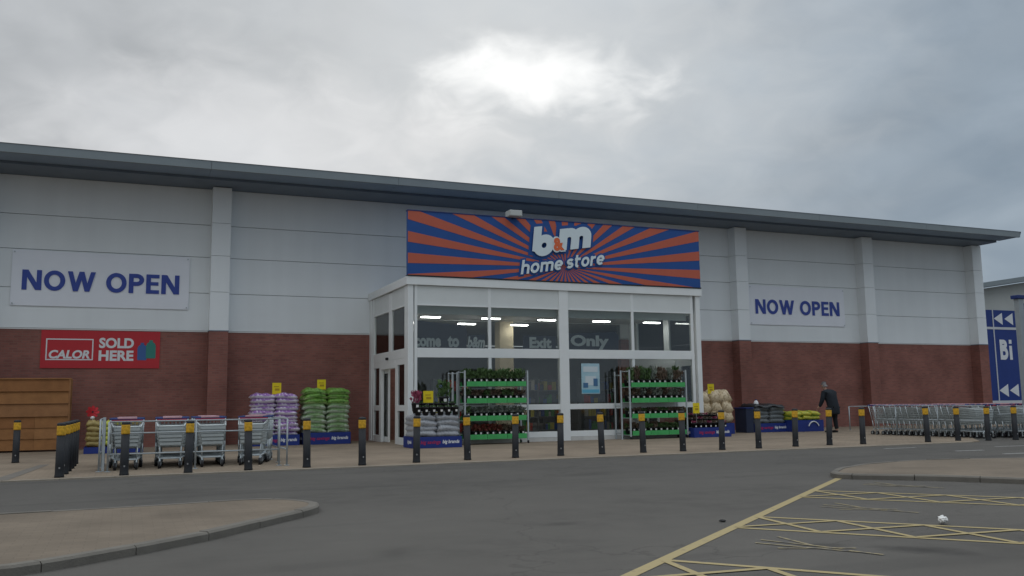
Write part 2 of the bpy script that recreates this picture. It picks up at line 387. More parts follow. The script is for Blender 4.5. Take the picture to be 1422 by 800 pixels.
def lettering(name, body, mat_, parent, c, width=None, height=None, bold=0.0, shear=0.0, spacing=1.0, rot=0.0, thick=0.004, rz=0):
    V, F = text_geo(body, width, height, bold, shear, spacing)
    cs, sn = math.cos(rot), math.sin(rot)
    V = [(x * cs - z * sn, 0, x * sn + z * cs) for x, y, z in V]
    bm = bmesh.new(); vv_ = [bm.verts.new(v) for v in V]
    for f in F:
        try: bm.faces.new([vv_[i] for i in f])
        except ValueError: pass
    for f in bm.faces: f.normal_update()
    ext = bmesh.ops.extrude_face_region(bm, geom=list(bm.faces))
    for g_ in ext['geom']:
        if isinstance(g_, bmesh.types.BMVert): g_.co.y -= thick
    bmesh.ops.recalc_face_normals(bm, faces=list(bm.faces))
    me = bpy.data.meshes.new(name); bm.to_mesh(me); bm.free(); me.materials.append(mat_)
    o = bpy.data.objects.new(name, me); col.objects.link(o); o.location = c; o.rotation_euler = (0, 0, rz)
    if parent: o.parent = parent
    return o

# sign-writer's lettering: every letter a set of solid bars and bent strokes (cap height 1, lower-case x-height 0.7)
def arc(cx, cy, rx, ry, a0, a1, n=14): return [(cx + rx * math.cos(rad(a0 + (a1 - a0) * i / n)), cy + ry * math.sin(rad(a0 + (a1 - a0) * i / n))) for i in range(n + 1)]
def glyph(ch, t):
    h = t / 2
    if ch == 'N': w = 0.80; return w, [], [[(0, 0), (t, 0), (t, 1), (0, 1)], [(w - t, 0), (w, 0), (w, 1), (w - t, 1)], [(0, 1), (w - t * 1.2, 0), (w, 0), (t * 1.2, 1)]]
    if ch == 'O': w = 0.88; return w, [arc(w / 2, 0.5, w / 2 - h, 0.51 - h, 0, 360, 28)], []
    if ch == 'W':
        w = 1.18; q = (w - t) / 4
        return w, [], [[(x0, 1), (x1, 0), (x1 + t, 0), (x0 + t, 1)] if k % 2 == 0 else [(x0, 0), (x0 + t, 0), (x1 + t, 1), (x1, 1)] for k, (x0, x1) in enumerate(((0, q), (q, 2 * q), (2 * q, 3 * q), (3 * q, 4 * q)))]
    if ch == 'P': return 0.66, [[(h, 1 - h), (0.34, 1 - h)] + arc(0.34, 0.69, 0.66 - 0.34 - h, 0.31 - h, 90, -90) + [(h, 0.38 + h)]], [[(0, 0), (t, 0), (t, 1), (0, 1)]]
    if ch == 'E': return 0.58, [], [[(0, 0), (t, 0), (t, 1), (0, 1)], [(t, 0), (0.58, 0), (0.58, t * .92), (t, t * .92)], [(t, 0.43), (0.54, 0.43), (0.54, 0.43 + t * .86), (t, 0.43 + t * .86)], [(t, 1 - t * .92), (0.58, 1 - t * .92), (0.58, 1), (t, 1)]]
    if ch == 'B': return 0.68, [[(h, 1 - h), (0.34, 1 - h)] + arc(0.34, 0.76, 0.62 - 0.34 - h, 0.24 - h, 90, -90) + [(h, 0.52 + h)], [(h, 0.53), (0.36, 0.53)] + arc(0.36, 0.265 + h / 2, 0.68 - 0.36 - h, 0.265 - h / 2, 90, -90) + [(h, h)]], [[(0, 0), (t, 0), (t, 1), (0, 1)]]
    if ch == 'i': return t, [], [[(0, 0), (t, 0), (t, 0.7), (0, 0.7)], [(0, 0.8), (t, 0.8), (t, 1), (0, 1)]]
    X = 0.7
    if ch == 'b': w = 0.66 + t * .35; return w, [arc(w / 2 + 0.02, X / 2, w / 2 - h - .02, X / 2 - h + .01, 0, 360, 26)], [[(0, 0.2), (t, 0.1), (t, 1), (0, 1)]]
    if ch == 'm':
        w = 0.86 + t; m_ = w / 2; ry = max(0.2 - h, h * 1.3)
        return w, [[(h, 0.3)] + arc((h + m_) / 2, X - h - ry, (m_ - h) / 2, ry, 180, 0) + [(m_, 0)], [(m_, 0.3)] + arc((w - h + m_) / 2, X - h - ry, (m_ - h) / 2, ry, 180, 0) + [(w - h, 0)]], [[(0, 0), (t, 0), (t, X), (0, X)]]
    if ch == 'h': w = 0.46 + t; return w, [[(h, 0.36)] + arc(w / 2, X - 0.26, w / 2 - h, 0.26 - h, 180, 0) + [(w - h, 0)]], [[(0, 0), (t, 0), (t, 1), (0, 1)]]
    if ch == 'o': w = 0.52 + t; return w, [arc(w / 2, X / 2, w / 2 - h, X / 2 - h + .01, 0, 360, 26)], []
    if ch == 'e': w = 0.50 + t; return w, [arc(w / 2, X / 2, w / 2 - h, X / 2 - h + .01, -48, -360, 26), [(t, X / 2 - .01), (w - h, X / 2 - .01)]], []
    if ch == 's': w = 0.40 + t; r_ = (X - t) / 4; return w, [arc(w / 2, X - h - r_, w / 2 - h, r_, 25, 180 + 70, 12) + arc(w / 2, h + r_, w / 2 - h, r_, 70, -155, 12)], []
    if ch == 't': w = 0.30 + t; return w, [[(h + .06, 0.9), (h + .06, 0.26)] + arc(h + .06 + 0.16, 0.22, 0.16, 0.22 - h, 180, 280, 6), [(0, X - h), (w, X - h)]], []
    if ch == 'r': w = 0.26 + t; return w, [[(h, 0.34)] + arc(w, X - 0.28, w - h, 0.28 - h, 180, 92, 8)], [[(0, 0), (t, 0), (t, X), (0, X)]]
    return 0.3, [], []
def signwriting(name, body, mat_, parent, c, width, height, t=0.2, gap=0.1, shear=0.0, rot=0.0, grow=0.0, thick=0.004, cap=1.0):
    mb = MB(); x = 0.0; items = []
    for ch in body:
        w, st, po = glyph(ch, t)
        items.append((x, st, po)); x += w + gap
    tot = x - gap; sx = width / tot; sz = height / cap; cs, sn = math.cos(rot), math.sin(rot); k = 0
    def put(poly):
        nonlocal k
        P2 = []
        for (u, v) in poly:
            X_ = (u - tot / 2) * sx; Z_ = (v - cap / 2) * sz; X_ += Z_ * shear
            P2.append((X_ * cs - Z_ * sn, X_ * sn + Z_ * cs))
        ar = sum(P2[i][0] * P2[(i + 1) % len(P2)][1] - P2[(i + 1) % len(P2)][0] * P2[i][1] for i in range(len(P2)))
        if ar < 0: P2.reverse()
        y1 = -thick - k * 0.00025; k += 1
        mb.quad([(a, y1, b) for a, b in P2])
        for (a, b), (a2, b2) in zip(P2, P2[1:] + P2[:1]): mb.quad([(a, y1, b), (a, 0, b), (a2, 0, b2), (a2, y1, b2)])
    g = grow
    for x0, st, po in items:
        for p in po:
            q = [(u + x0, v) for u, v in p]
            if g:
                cx = sum(u for u, v in q) / len(q); cz = sum(v for u, v in q) / len(q)
                q = [(u + (g if u > cx else -g), v + (g if v > cz else -g)) for u, v in q]
            put(q)
        for p in st:
            pts = [Vector((u + x0, v)) for u, v in p]; closed = (pts[0] - pts[-1]).length < 1e-4
            n = len(pts); offs = []
            for i in range(n):
                a = pts[i - 1] if i > 0 else (pts[-2] if closed else pts[0]); b = pts[i + 1] if i < n - 1 else (pts[1] if closed else pts[-1])
                d = (b - a).normalized(); nn = Vector((-d.y, d.x)) * (t / 2 + g); offs.append((pts[i] + nn, pts[i] - nn))
            kk = k
            for i in range(n - 1):
                k = kk; put([tuple(offs[i][0]), tuple(offs[i + 1][0]), tuple(offs[i + 1][1]), tuple(offs[i][1])])
    return mb.build(name, mat_, parent, c)

# ================================================================== GROUND
struct(MB().quad([(-900, -900, 0), (900, -900, 0), (900, 900, 0), (-900, 900, 0)]).build('asphalt_ground', ASPHALT))
pav = struct(MB().box(-34, 22.2, -12.86, 0.2, -0.05, 0.02).quad([(22.2, -12.86, 0.02), (24.3, -10.8, 0.02), (26.2, -6, 0.02), (40, -3, 0.02), (40, 0.2, 0.02), (22.2, 0.2, 0.02)]).build('shop_pavement', PAVE))
def stone_mesh(l, w, h, m):
    mb = MB(); b = 0.012
    mb.box(-l / 2 + 0.004, l / 2 - 0.004, -w / 2, w / 2, -0.05, h)
    return mb.mesh('kerb_stone', m)
edge_me = stone_mesh(0.915, 0.14, 0.024, KERB_B)
for i in range(62):
    x = -34 + 0.4575 + i * 0.915
    if x < 22: inst('kerb_stone', edge_me, pav, (x, -12.93, random.uniform(-0.002, 0.002)))
# a strip of dark tarmac repair by the left bollards
struct(MB().quad([(-2.2, -12.8, 0.024), (-1.9, -12.8, 0.024), (-1.55, -8.2, 0.024), (-1.75, -8.2, 0.024)]).build('pavement_joint', mat('tar_joint', (0.17, 0.155, 0.135), 0.9, 0, 0.15, 2)))

def resample(poly, step):
    out = []
    n = len(poly)
    for i in range(n):
        a = Vector(poly[i]); b = Vector(poly[(i + 1) % n]); k = max(1, round((b - a).length / step))
        for j in range(k): out.append(a.lerp(b, j / k))
    return out
def smooth_poly(p, it=2):
    for _ in range(it):
        q = []
        for i in range(len(p)):
            a = Vector(p[i]); b = Vector(p[(i + 1) % len(p)])
            q += [a.lerp(b, 0.25), a.lerp(b, 0.75)]
        p = q
    return [Vector(v) for v in p]
def island(name, pts, h):
    pts = [Vector(p) for p in pts]
    n = len(pts); area = sum(pts[i].x * pts[(i + 1) % n].y - pts[(i + 1) % n].x * pts[i].y for i in range(n))
    if area < 0: pts.reverse()
    L_ = [0]
    def at(s):
        s %= tot
        for i in range(n):
            if acc[i + 1] >= s:
                a = pts[i]; b = pts[(i + 1) % n]; t = (s - acc[i]) / max(1e-6, acc[i + 1] - acc[i]); return a.lerp(b, t)
        return pts[0].copy()
    acc = [0.0]
    for i in range(n): acc.append(acc[-1] + (pts[(i + 1) % n] - pts[i]).length)
    tot = acc[-1]
    def nrm(s):
        t = (at(s + 0.12) - at(s - 0.12)).normalized(); return Vector((t.y, -t.x))     # outwards
    inner = [at(s) - nrm(s) * 0.10 for s in [tot * i / 80 for i in range(80)]]
    base = struct(MB().quad([(p.x, p.y, h - 0.006) for p in inner]).build(name, PAVE2))
    m_ = round(tot / 0.9)
    for i in range(m_):
        s0 = tot * i / m_ + 0.005; s1 = tot * (i + 1) / m_ - 0.005
        dz = random.uniform(-0.004, 0.004)
        k = 4; mb = MB(); ring = []
        for j in range(k + 1):
            s = s0 + (s1 - s0) * j / k; p = at(s); q = nrm(s)
            o_ = p; c_ = p - q * 0.025; i_ = p - q * 0.125
            ring.append([(o_.x, o_.y, -0.05), (o_.x, o_.y, h - 0.02 + dz), (c_.x, c_.y, h + dz), (i_.x, i_.y, h + dz), (i_.x, i_.y, -0.05)])
        for j in range(k):
            for e_ in range(4): mb.quad([ring[j][e_], ring[j + 1][e_], ring[j + 1][e_ + 1], ring[j][e_ + 1]])
        mb.quad(ring[0]); mb.quad(list(reversed(ring[k])))
        mb.build('kerb_stone', KERB, base)
    return base
HK = 0.085
left_out = [(-9, -19.3), (-1.26, -19.2), (0.24, -19.15), (1.4, -19.0), (1.75, -19.05), (2.0, -19.25), (2.2, -19.6), (2.26, -19.95), (2.15, -20.35), (1.95, -20.65),
            (1.66, -20.98), (0.84, -21.98), (0.19, -22.58), (-0.36, -23.03), (-0.70, -23.26), (-0.85, -23.32), (-1.05, -23.3), (-9, -20.8)]
island('traffic_island_left', left_out, HK)
right_out = [(10.55, -19.85), (10.7, -19.55), (11.35, -19.0), (12.4, -18.45), (13.9, -18.15), (15.2, -18.4), (17.0, -19.1), (21, -21.5), (24, -25), (14.5, -25.4), (12.15, -22.0), (11.5, -20.95), (10.98, -20.42), (10.65, -20.1)]
island('traffic_island_right', right_out, HK)

# ------------------------------------------------------------------ painted bay markings
def worn_paint(name, c, worn):
    m = bpy.data.materials.new(name); m.use_nodes = True
    nt = m.node_tree; N = nt.nodes; L = nt.links; b = N['Principled BSDF']
    g = N.new('ShaderNodeNewGeometry')
    n = N.new('ShaderNodeTexNoise'); n.inputs['Scale'].default_value = 9; n.inputs['Detail'].default_value = 8; n.inputs['Roughness'].default_value = 0.75
    L.new(g.outputs['Position'], n.inputs['Vector'])
    r = N.new('ShaderNodeMapRange'); L.new(n.outputs[0], r.inputs[0]); r.inputs[1].default_value = worn; r.inputs[2].default_value = worn + 0.16
    mx = N.new('ShaderNodeMix'); mx.data_type = 'RGBA'; mx.inputs[6].default_value = (*c, 1); mx.inputs[7].default_value = (0.092, 0.088, 0.083, 1)
    L.new(r.outputs[0], mx.inputs[0]); L.new(mx.outputs[2], b.inputs['Base Color']); b.inputs['Roughness'].default_value = 0.8
    return m
PAINT = worn_paint('worn_yellow_paint', (0.345, 0.275, 0.125), 0.57)
PAINT2 = worn_paint('very_worn_yellow_paint', (0.29, 0.238, 0.125), 0.44)
WPAINT = worn_paint('worn_white_paint', (0.3600, 0.3600, 0.3456), 0.52)
def stripe(mb, a, b, w, z=0.004):
    a = Vector(a); b = Vector(b); d = (b - a).normalized(); n = Vector((-d.y, d.x)) * w / 2
    mb.quad([(*(a - n), z), (*(b - n), z), (*(b + n), z), (*(a + n), z)])
O0 = Vector((10.70, -19.79)); DL = Vector((3.49 - 10.70, -25.39 + 19.79)).normalized(); DB = Vector((-DL.y, DL.x))
if DB.y > 0: DB = -DB
def bp(s, t): return O0 + DL * s + DB * t
mb = MB(); stripe(mb, bp(-0.05, 0), bp(16, 0), 0.11); struct(mb.build('bay_end_line', PAINT))
s_h = [2.27, 5.42, 8.42, 11.5]
for k, s in enumerate(s_h):
    mb = MB(); w_ = 0.93
    stripe(mb, bp(s, 0.05), bp(s, 4.9), 0.075, 0.0045); stripe(mb, bp(s + w_, 0.05), bp(s + w_, 4.9), 0.075, 0.0045)
    stripe(mb, bp(s, 4.9), bp(s + w_, 4.9), 0.075, 0.005)
    t = 0.02
    while t < 4.5:                                   # zig-zag hatching between the two lines
        stripe(mb, bp(s + 0.03, t), bp(s + w_ - 0.03, min(4.85, t + 0.82)), 0.066, 0.006)
        stripe(mb, bp(s + w_ - 0.03, t), bp(s + 0.03, min(4.85, t + 0.82)), 0.066, 0.0075)
        t += 0.84
    struct(mb.build('bay_hatching', PAINT))
# wheelchair symbols, very worn, lying in the bays
def symbol(s, t, sc=1.0):
    mb = MB()
    for k, (a, b, c, d) in enumerate(((-0.35, 0.1, 0.05, 0.5), (-0.1, 0.0, 0.12, 0.75), (0.1, 0.0, 0.24, 0.9), (0.32, 0.25, 0.05, 0.85), (0.2, 0.8, 0.3, 1.1))):
        stripe(mb, bp(s + a, t + b), bp(s + c, t + d), 0.036, 0.005 + k * 0.0006)
    struct(mb.build('bay_symbol', PAINT2))
for s, t in ((1.0, 0.5), (4.1, 0.45), (7.15, 0.45), (10.2, 0.5)): symbol(s, t, 1.0)
# white road lines by the right-hand trolley park
for a, b, w in (((18.0, -16.95), (21.5, -17.35), 0.12), ((18.1, -15.6), (18.9, -15.7), 0.12), ((20.4, -14.8), (21.9, -15.0), 0.1), ((17.6, -13.9), (18.6, -13.95), 0.1)):
    mb = MB(); stripe(mb, a, b, w); struct(mb.build('white_road_line', WPAINT))

# ================================================================== STORE BUILDING
ZB = 3.72; ZROWS = [3.765, 5.02, 6.23, 7.33, 8.57]
bld = thing('store_building', 'long grey-clad retail building with red brick base and dark overhanging eaves', 'building', (12, 0, 0))
def bp_(mb, name, m, bevel=0): 
    o = mb.build(name, m, bld, bevel=bevel); o.location = (-12, 0, 0); return o
PW, PD = 0.60, 0.5
PIL = [2.70 + 7.03 * i for i in range(-5, 6)]
XL, XR = -34.0, 38.05
OX0, OX1, OZ = 9.6, 18.1, 4.3                # opening behind the porch
bp_(MB().box(XL, OX0, 0, 0.3, -0.3, ZB).box(OX1, XR, 0, 0.3, -0.3, ZB).box(XR - 0.3, XR, 0.3, 45, -0.3, ZB), 'brick_wall', BRICK)
bp_(MB().box(XL, OX0, -0.02, 0.05, ZB, ZB + 0.043).box(OX1, XR + .02, -0.02, 0.05, ZB, ZB + 0.043), 'flashing', STRIP)
# backing behind the cladding joints
bp_(MB().box(XL, OX0, 0.07, 0.3, ZB + .002, 8.75).box(OX1, XR - 0.02, 0.07, 0.3, ZB + .002, 8.75).box(OX0, OX1, 0.07, 0.3, OZ, 8.75).box(XR - 0.3, XR - 0.02, 0.3, 45, ZB + .002, 8.75), 'cladding_backing', mat('joint_dark', (0.30, 0.315, 0.32), 0.8))
gap = 0.009
edges = sorted([XL] + [p for p in PIL] + [XR])
for i in range(len(edges) - 1):
    a, b = edges[i], edges[i + 1]
    if b - a < 1: continue
    for r in range(4):
        z0, z1 = ZROWS[r] + gap, ZROWS[r + 1] - gap
        x0, x1 = a, b - 0.004
        if z0 < OZ and x1 > OX0 and x0 < OX1:
            segs = []
            if x0 < OX0: segs.append((x0, OX0, z0, z1))
            if x1 > OX1: segs.append((OX1, x1, z0, z1))
            m0, m1 = max(x0, OX0), min(x1, OX1)
            segs.append((m0, m1, OZ, z1))
        else: segs = [(x0, x1, z0, z1)]
        for (p, q, u, v_) in segs:
            if q - p > 0.05: bp_(MB().box(p, q, 0.0, 0.065, u, v_), 'cladding_panel', CLAD)
for r in range(4):
    bp_(MB().box(XR - 0.016, XR + 0.02, 0.302, 45, ZROWS[r] + gap, ZROWS[r + 1] - gap), 'cladding_panel', CLAD)
for p in PIL:
    c = p if p < 37 else XR - PW / 2 + 0.01
    if OX0 - .2 < c < OX1 + .2: continue
    else:
        zlo = None
        o = bp_(MB().box(c - PW / 2, c + PW / 2, -PD, -0.001, -0.3, ZB), 'brick_pier', BRICK)
        bp_(MB().box(c - PW / 2 - .01, c + PW / 2 + .01, -PD - 0.012, -0.022, ZB, ZB + 0.03), 'pier_flashing', DARKMETAL)
    for r in range(4):
        z0 = ZROWS[r] - (0.012 if r == 0 else -0.006)
        if zlo and ZROWS[r + 1] < zlo + 0.2: continue
        bp_(MB().box(c - PW / 2, c + PW / 2, -PD + .003, -0.001, max(z0, zlo or 0), ZROWS[r + 1] - 0.006 - (0.02 if r == 3 else 0)), 'pilaster_panel', CLAD_P)
# eaves: stepped soffit, fascia, roof sheet
bp_(MB().box(XL, 38.06, -1.4, 0.3, 8.571, 8.66), 'soffit_box', DARKMETAL)
for i in range(12):
    x0 = XL + i * 6.03; x1 = min(38.24, x0 + 6.02)
    bp_(MB().box(x0, x1, -2.42, -1.402, 8.655, 8.675), 'soffit_panel', SOFFIT)
    bp_(MB().box(x0, x1, -2.52, -2.42, 8.635, 8.895), 'fascia_panel', FASCIA)
bp_(MB().quad([(XL, -2.54, 8.9), (38.3, -2.54, 8.9), (38.3, 45, 12.6), (XL, 45, 12.6)]).quad([(XL, -2.42, 8.68), (XL, 45, 12.5), (38.24, 45, 12.5), (38.24, -2.42, 8.68)]).quad([(38.24, -2.5, 8.64), (38.24, 45, 12.45), (38.3, 45, 12.6), (38.3, -2.54, 8.9)]), 'roof', DARKMETAL)
bp_(MB().box(XR - 0.25, XR - 0.03, 0.3, 45, 8.6, 9.0), 'gable_trim', SOFFIT)
# store interior seen through the entrance
INT = mat('interior_wall', (0.60, 0.61, 0.61), 0.8, 0, 0.1, 1)
bp_(MB().quad([(OX0 - 1, 14, 0), (OX1 + 6, 14, 0), (OX1 + 6, 14, 4.3), (OX0 - 1, 14, 4.3)]).quad([(OX0 - 1, 0.3, 0), (OX0 - 1, 14, 0), (OX0 - 1, 14, 4.3), (OX0 - 1, .3, 4.3)]).quad([(OX1 + 6, 0.3, 0), (OX1 + 6, .3, 4.3), (OX1 + 6, 14, 4.3), (OX1 + 6, 14, 0)]), 'interior_wall', INT)
bp_(MB().quad([(OX0 - 1, 0.3, 4.34), (OX0 - 1, 14, 4.34), (OX1 + 6, 14, 4.34), (OX1 + 6, .3, 4.34)]), 'interior_ceiling', mat('interior_ceiling', (0.72, 0.74, 0.73), 0.8))
bp_(MB().quad([(OX0 - 1, 0.2, 0.024), (OX1 + 6, 0.2, 0.024), (OX1 + 6, 14, 0.024), (OX0 - 1, 14, 0.024)]), 'interior_floor', mat('interior_floor', (0.42, 0.40, 0.37), 0.4))
bp_(MB().box(12.75, 13.3, -0.3, 0.2, 0.02, 4.3), 'entrance_column', mat('cream_column', (0.62, 0.52, 0.36), 0.7, 0, 0.08, 2))

# ================================================================== GLAZED ENTRANCE PORCH
PX0, PX1, PYF = 7.86, 18.58, -4.8
porch = thing('entrance_porch', 'white-framed glass entrance porch projecting under the striped shop sign', 'porch', ((PX0 + PX1) / 2, PYF, 0))
def pp(mb, name, m, bevel=0):
    o = mb.build(name, m, porch, bevel=bevel); o.location = (-(PX0 + PX1) / 2, -PYF, 0); return o
def ppchild(mb, name, m, parent):
    o = mb.build(name, m, parent); return o
yf0, yf1 = PYF, PYF + 0.12
# front posts
pp(MB().box(7.86, 8.04, PYF, PYF + 0.18, 0.02, 4.93), 'post', WHITEFR, 0.008)
pp(MB().box(8.075, 8.165, yf0 + .01, yf1, 0.02, 4.93), 'post', WHITEFR, 0.006)
pp(MB().box(13.02, 13.36, PYF - .015, PYF + 0.17, 0.02, 4.93), 'post', WHITEFR, 0.008)
pp(MB().box(18.18, 18.29, yf0 + .01, yf1, 0.02, 4.93), 'post', WHITEFR, 0.006)
pp(MB().box(18.40, 18.58, PYF, PYF + 0.18, 0.02, 4.93), 'post', WHITEFR, 0.008)
for x0, x1 in ((10.52, 10.62), (15.77, 15.87)): pp(MB().box(x0, x1, yf0 + 0.012, yf1 - .01, 0.3, 4.92), 'mullion', WHITEFR, 0.006)
bays = [(8.165, 10.52), (10.62, 13.02), (13.36, 15.77), (15.87, 18.18)]
for x0, x1 in ((8.165, 13.02), (13.36, 18.18)):
    pp(MB().box(x0, x1, yf0 + .004, yf1 - .004, 2.69, 2.985), 'transom', WHITEFR, 0.006)
    pp(MB().box(x0, x1, yf0 + .004, yf1 - .004, 1.03, 1.205), 'rail', WHITEFR, 0.006)
    pp(MB().box(x0, x1, yf0 + .004, yf1 - .004, 0.15, 0.33), 'rail', WHITEFR, 0.006)
    pp(MB().box(x0, x1, yf0 - .01, yf1 + .01, 0.02, 0.145), 'plinth', mat('porch_plinth', (0.58, 0.58, 0.56), 0.7, 0, 0.1, 3))
for x0, x1 in bays:
    pp(MB().box(x0, x1, yf0 + 0.02, yf0 + 0.06, 4.34, 4.92), 'frieze_panel', FRIEZE)
    for z0, z1 in ((2.985, 4.31), (1.205, 2.69), (0.33, 1.03)):
        pp(MB().box(x0, x1, yf0 + 0.05, yf0 + 0.058, z0, z1), 'pane', GLASS)
    pp(MB().box(x0, x1, yf0 + .006, yf0 + .10, 4.30, 4.345), 'rail', WHITEFR)
# sides (left one carries the sliding door)
for X, sgn in ((PX0, 1), (PX1, -1)):
    def sx(a, b): return (X + a * sgn, X + b * sgn) if sgn > 0 else (X - b, X - a)
    def sbox(y0, y1, z0, z1, d0_=0.0, d1_=0.12): a, b = sx(d0_, d1_); return MB().box(a, b, y0, y1, z0, z1)
    pp(sbox(-0.32, -0.002, 0.02, 4.93), 'post', WHITEFR, 0.006)
    pp(sbox(-0.62, -0.5, 0.02, 4.93), 'post', WHITEFR, 0.006)
    pp(sbox(-4.62, -4.42, 0.02, 4.93), 'post', WHITEFR, 0.006)
    pp(sbox(-2.9, -2.55, 2.7, 4.9, 0.01, 0.11), 'mullion', WHITEFR, 0.006)
    pp(sbox(-4.42, -0.62, 2.69, 2.985, 0.006, 0.112), 'transom', WHITEFR, 0.006)
    for y0, y1 in ((-4.42, -2.9), (-2.55, -0.62)):
        pp(sbox(y0, y1, 4.34, 4.92, 0.02, 0.06), 'frieze_panel', FRIEZE)
        pp(sbox(y0, y1, 2.985, 4.34, 0.05, 0.058), 'pane', GLASS)
    pp(sbox(-0.5, -0.32, 0.02, 4.9, 0.03, 0.05), 'infill_panel', FRIEZE)
    pp(sbox(-4.42, -0.62, 4.30, 4.345, 0.006, 0.1), 'rail', WHITEFR)
    # lower glazing
    pp(sbox(-1.62, -1.36, 0.02, 2.69, 0.01, 0.11), 'post', WHITEFR, 0.006)
    pp(sbox(-3.58, -3.34, 0.02, 2.69, 0.01, 0.11), 'post', WHITEFR, 0.006)
    for y0, y1 in ((-4.42, -3.58), (-1.36, -0.62)):
        pp(sbox(y0, y1, 0.02, 0.24, 0.012, 0.108), 'rail', WHITEFR); pp(sbox(y0, y1, 1.06, 1.24, 0.012, 0.108), 'rail', WHITEFR)
        pp(sbox(y0, y1, 2.5, 2.69, 0.012, 0.108), 'rail', WHITEFR)
        pp(sbox(y0, y1, 0.24, 1.06, 0.05, 0.058), 'pane', GLASS); pp(sbox(y0, y1, 1.24, 2.5, 0.05, 0.058), 'pane', GLASS)
    pp(sbox(-3.34, -1.62, 2.42, 2.69, 0.004, 0.15), 'door_header', WHITEFR, 0.006)
    # sliding door leaf, half open
    d = pp(sbox(-2.12, -2.04, 0.03, 2.42, 0.13, 0.19), 'door', WHITEFR, 0.004)
    ppchild(sbox(-1.40, -1.32, 0.03, 2.42, 0.13, 0.19), 'door_stile', WHITEFR, d)
    ppchild(sbox(-2.04, -1.40, 2.3, 2.42, 0.13, 0.19), 'door_rail', WHITEFR, d)
    ppchild(sbox(-2.04, -1.40, 0.03, 0.2, 0.13, 0.19), 'door_rail', WHITEFR, d)
    ppchild(sbox(-2.04, -1.40, 0.2, 2.3, 0.155, 0.163), 'pane', GLASS, d)
    if sgn > 0:
        s = pp(sbox(-2.55, -2.42, 2.71, 2.79, -0.07, 0.004), 'door_sensor', BLACK, 0.006)
# cap, roof, ceiling
pp(MB().box(7.80, 18.64, PYF - 0.06, PYF + 0.22, 4.93, 5.19), 'roof_cap', WHITEFR, 0.01)
pp(MB().box(7.80, 8.04, PYF + 0.222, -0.002, 4.93, 5.186), 'roof_cap', WHITEFR, 0.01)
pp(MB().box(18.40, 18.64, PYF + 0.222, -0.002, 4.93, 5.186), 'roof_cap', WHITEFR, 0.01)
pp(MB().box(8.04, 18.40, PYF + 0.222, -0.002, 5.02, 5.1), 'roof', DARKMETAL)
pp(MB().box(8.0, 18.44, PYF + 0.19, 0.07, 4.32, 4.36), 'ceiling', mat('porch_ceiling', (0.78, 0.80, 0.79), 0.7))
pp(MB().box(8.17, 18.18, PYF + 0.30, PYF + 0.34, 4.07, 4.318), 'bulkhead', mat('bulkhead_panel', (0.70, 0.73, 0.71), 0.6, 0, 0.04, 1.0))
LAMP = emit('lamp_tube', (1.0, 0.985, 0.95), 15.0)
lampn = 0
for y, xs in ((-2.8, (8.92, 11.09, 13.2, 15.38, 17.5)), (-0.62, (8.75, 11.0, 13.1))):
    for i, x in enumerate(xs):
        lt = thing('ceiling_light', 'lit strip light under porch ceiling, %s from left in %s row' % (ORD[i], 'front' if y < -2 else 'back'), 'light', (x + 0.32, y, 4.12), 0, 'strip lights in the porch')
        MB().box(-0.34, 0.34, -0.09, 0.09, 0.03, 0.07).build('housing', WHITE, lt)
        MB().box(-0.32, 0.32, -0.07, 0.07, 0.0, 0.028).build('diffuser', LAMP, lt)
        for s in (-0.25, 0.25): MB().tube((s, 0, 0.07), (s, 0, 0.2), 0.006, n=5).build('hanger', GALV, lt)

# welcome boards and lettering behind the upper glass
BOARD = mat('navy_board', (0.022, 0.030, 0.065), 0.6, 0, 0.1, 3)
GREYTXT = mat('grey_lettering', (0.72, 0.74, 0.75), 0.6)
w1 = thing('welcome_board', 'dark navy board reading come to behind the left front glass', 'board', (9.0, -4.55, 3.0))
MB().box(0, 0, 0, 0, 0, 0) 
mb = MB(); pts = [(-0.82, 0), (0.86, 0), (0.90, 0.5), (0.82, 0.72), (-0.82, 0.86)]
mb.quad([(x, 0, z) for x, z in pts]); mb.quad([(x, 0.03, z) for x, z in reversed(pts)])
for (x, z), (x2, z2) in zip(pts, pts[1:] + pts[:1]): mb.quad([(x, 0.03, z), (x2, 0.03, z2), (x2, 0, z2), (x, 0, z)])
mb.build('board', BOARD, w1)
lettering('lettering', 'come', GREYTXT, w1, (-0.42, -0.004, 0.17), width=0.85, height=0.28, bold=0.045)
lettering('lettering', 'to', GREYTXT, w1, (0.42, -0.004, 0.21), width=0.38, height=0.36, bold=0.045)
w0 = thing('welcome_side_board', 'dark red-brown board reading Wel behind the upper side glass', 'board', (PX0 + 0.3, -2.8, 3.0), -PI / 2)
MB().box(-1.75, 1.75, 0, 0.03, 0.0, 0.5).build('board', mat('maroon_board', (0.06, 0.03, 0.032), 0.6), w0)
lettering('lettering', 'W', GREYTXT, w0, (-0.85, -0.004, 0.25), width=0.8, height=0.34, bold=0.02)
lettering('lettering', 'el', GREYTXT, w0, (0.9, -0.004, 0.25), width=0.7, height=0.36, bold=0.02)
w4 = thing('shop_name_board', 'low dark board with slanted b&m lettering beside the welcome board', 'board', (10.17, -4.55, 3.0))
MB().box(-0.25, 0.33, 0, 0.03, 0.0, 0.44).build('board', BOARD, w4)
lettering('lettering', 'b&m', GREYTXT, w4, (0.02, -0.004, 0.2), width=0.6, height=0.36, bold=0.045, shear=0.2)
w2 = thing('exit_word_board', 'low dark board reading Exit left of the wide centre post', 'board', (12.45, -4.55, 3.0))
MB().box(-0.62, 0.56, 0, 0.03, 0.0, 0.44).build('board', BOARD, w2)
lettering('lettering', 'Exit', GREYTXT, w2, (0.0, -0.004, 0.21), width=0.8, height=0.36, bold=0.045)
w3 = thing('exit_board', 'dark navy board reading Only right of the wide centre post', 'board', (14.4, -4.55, 3.0))
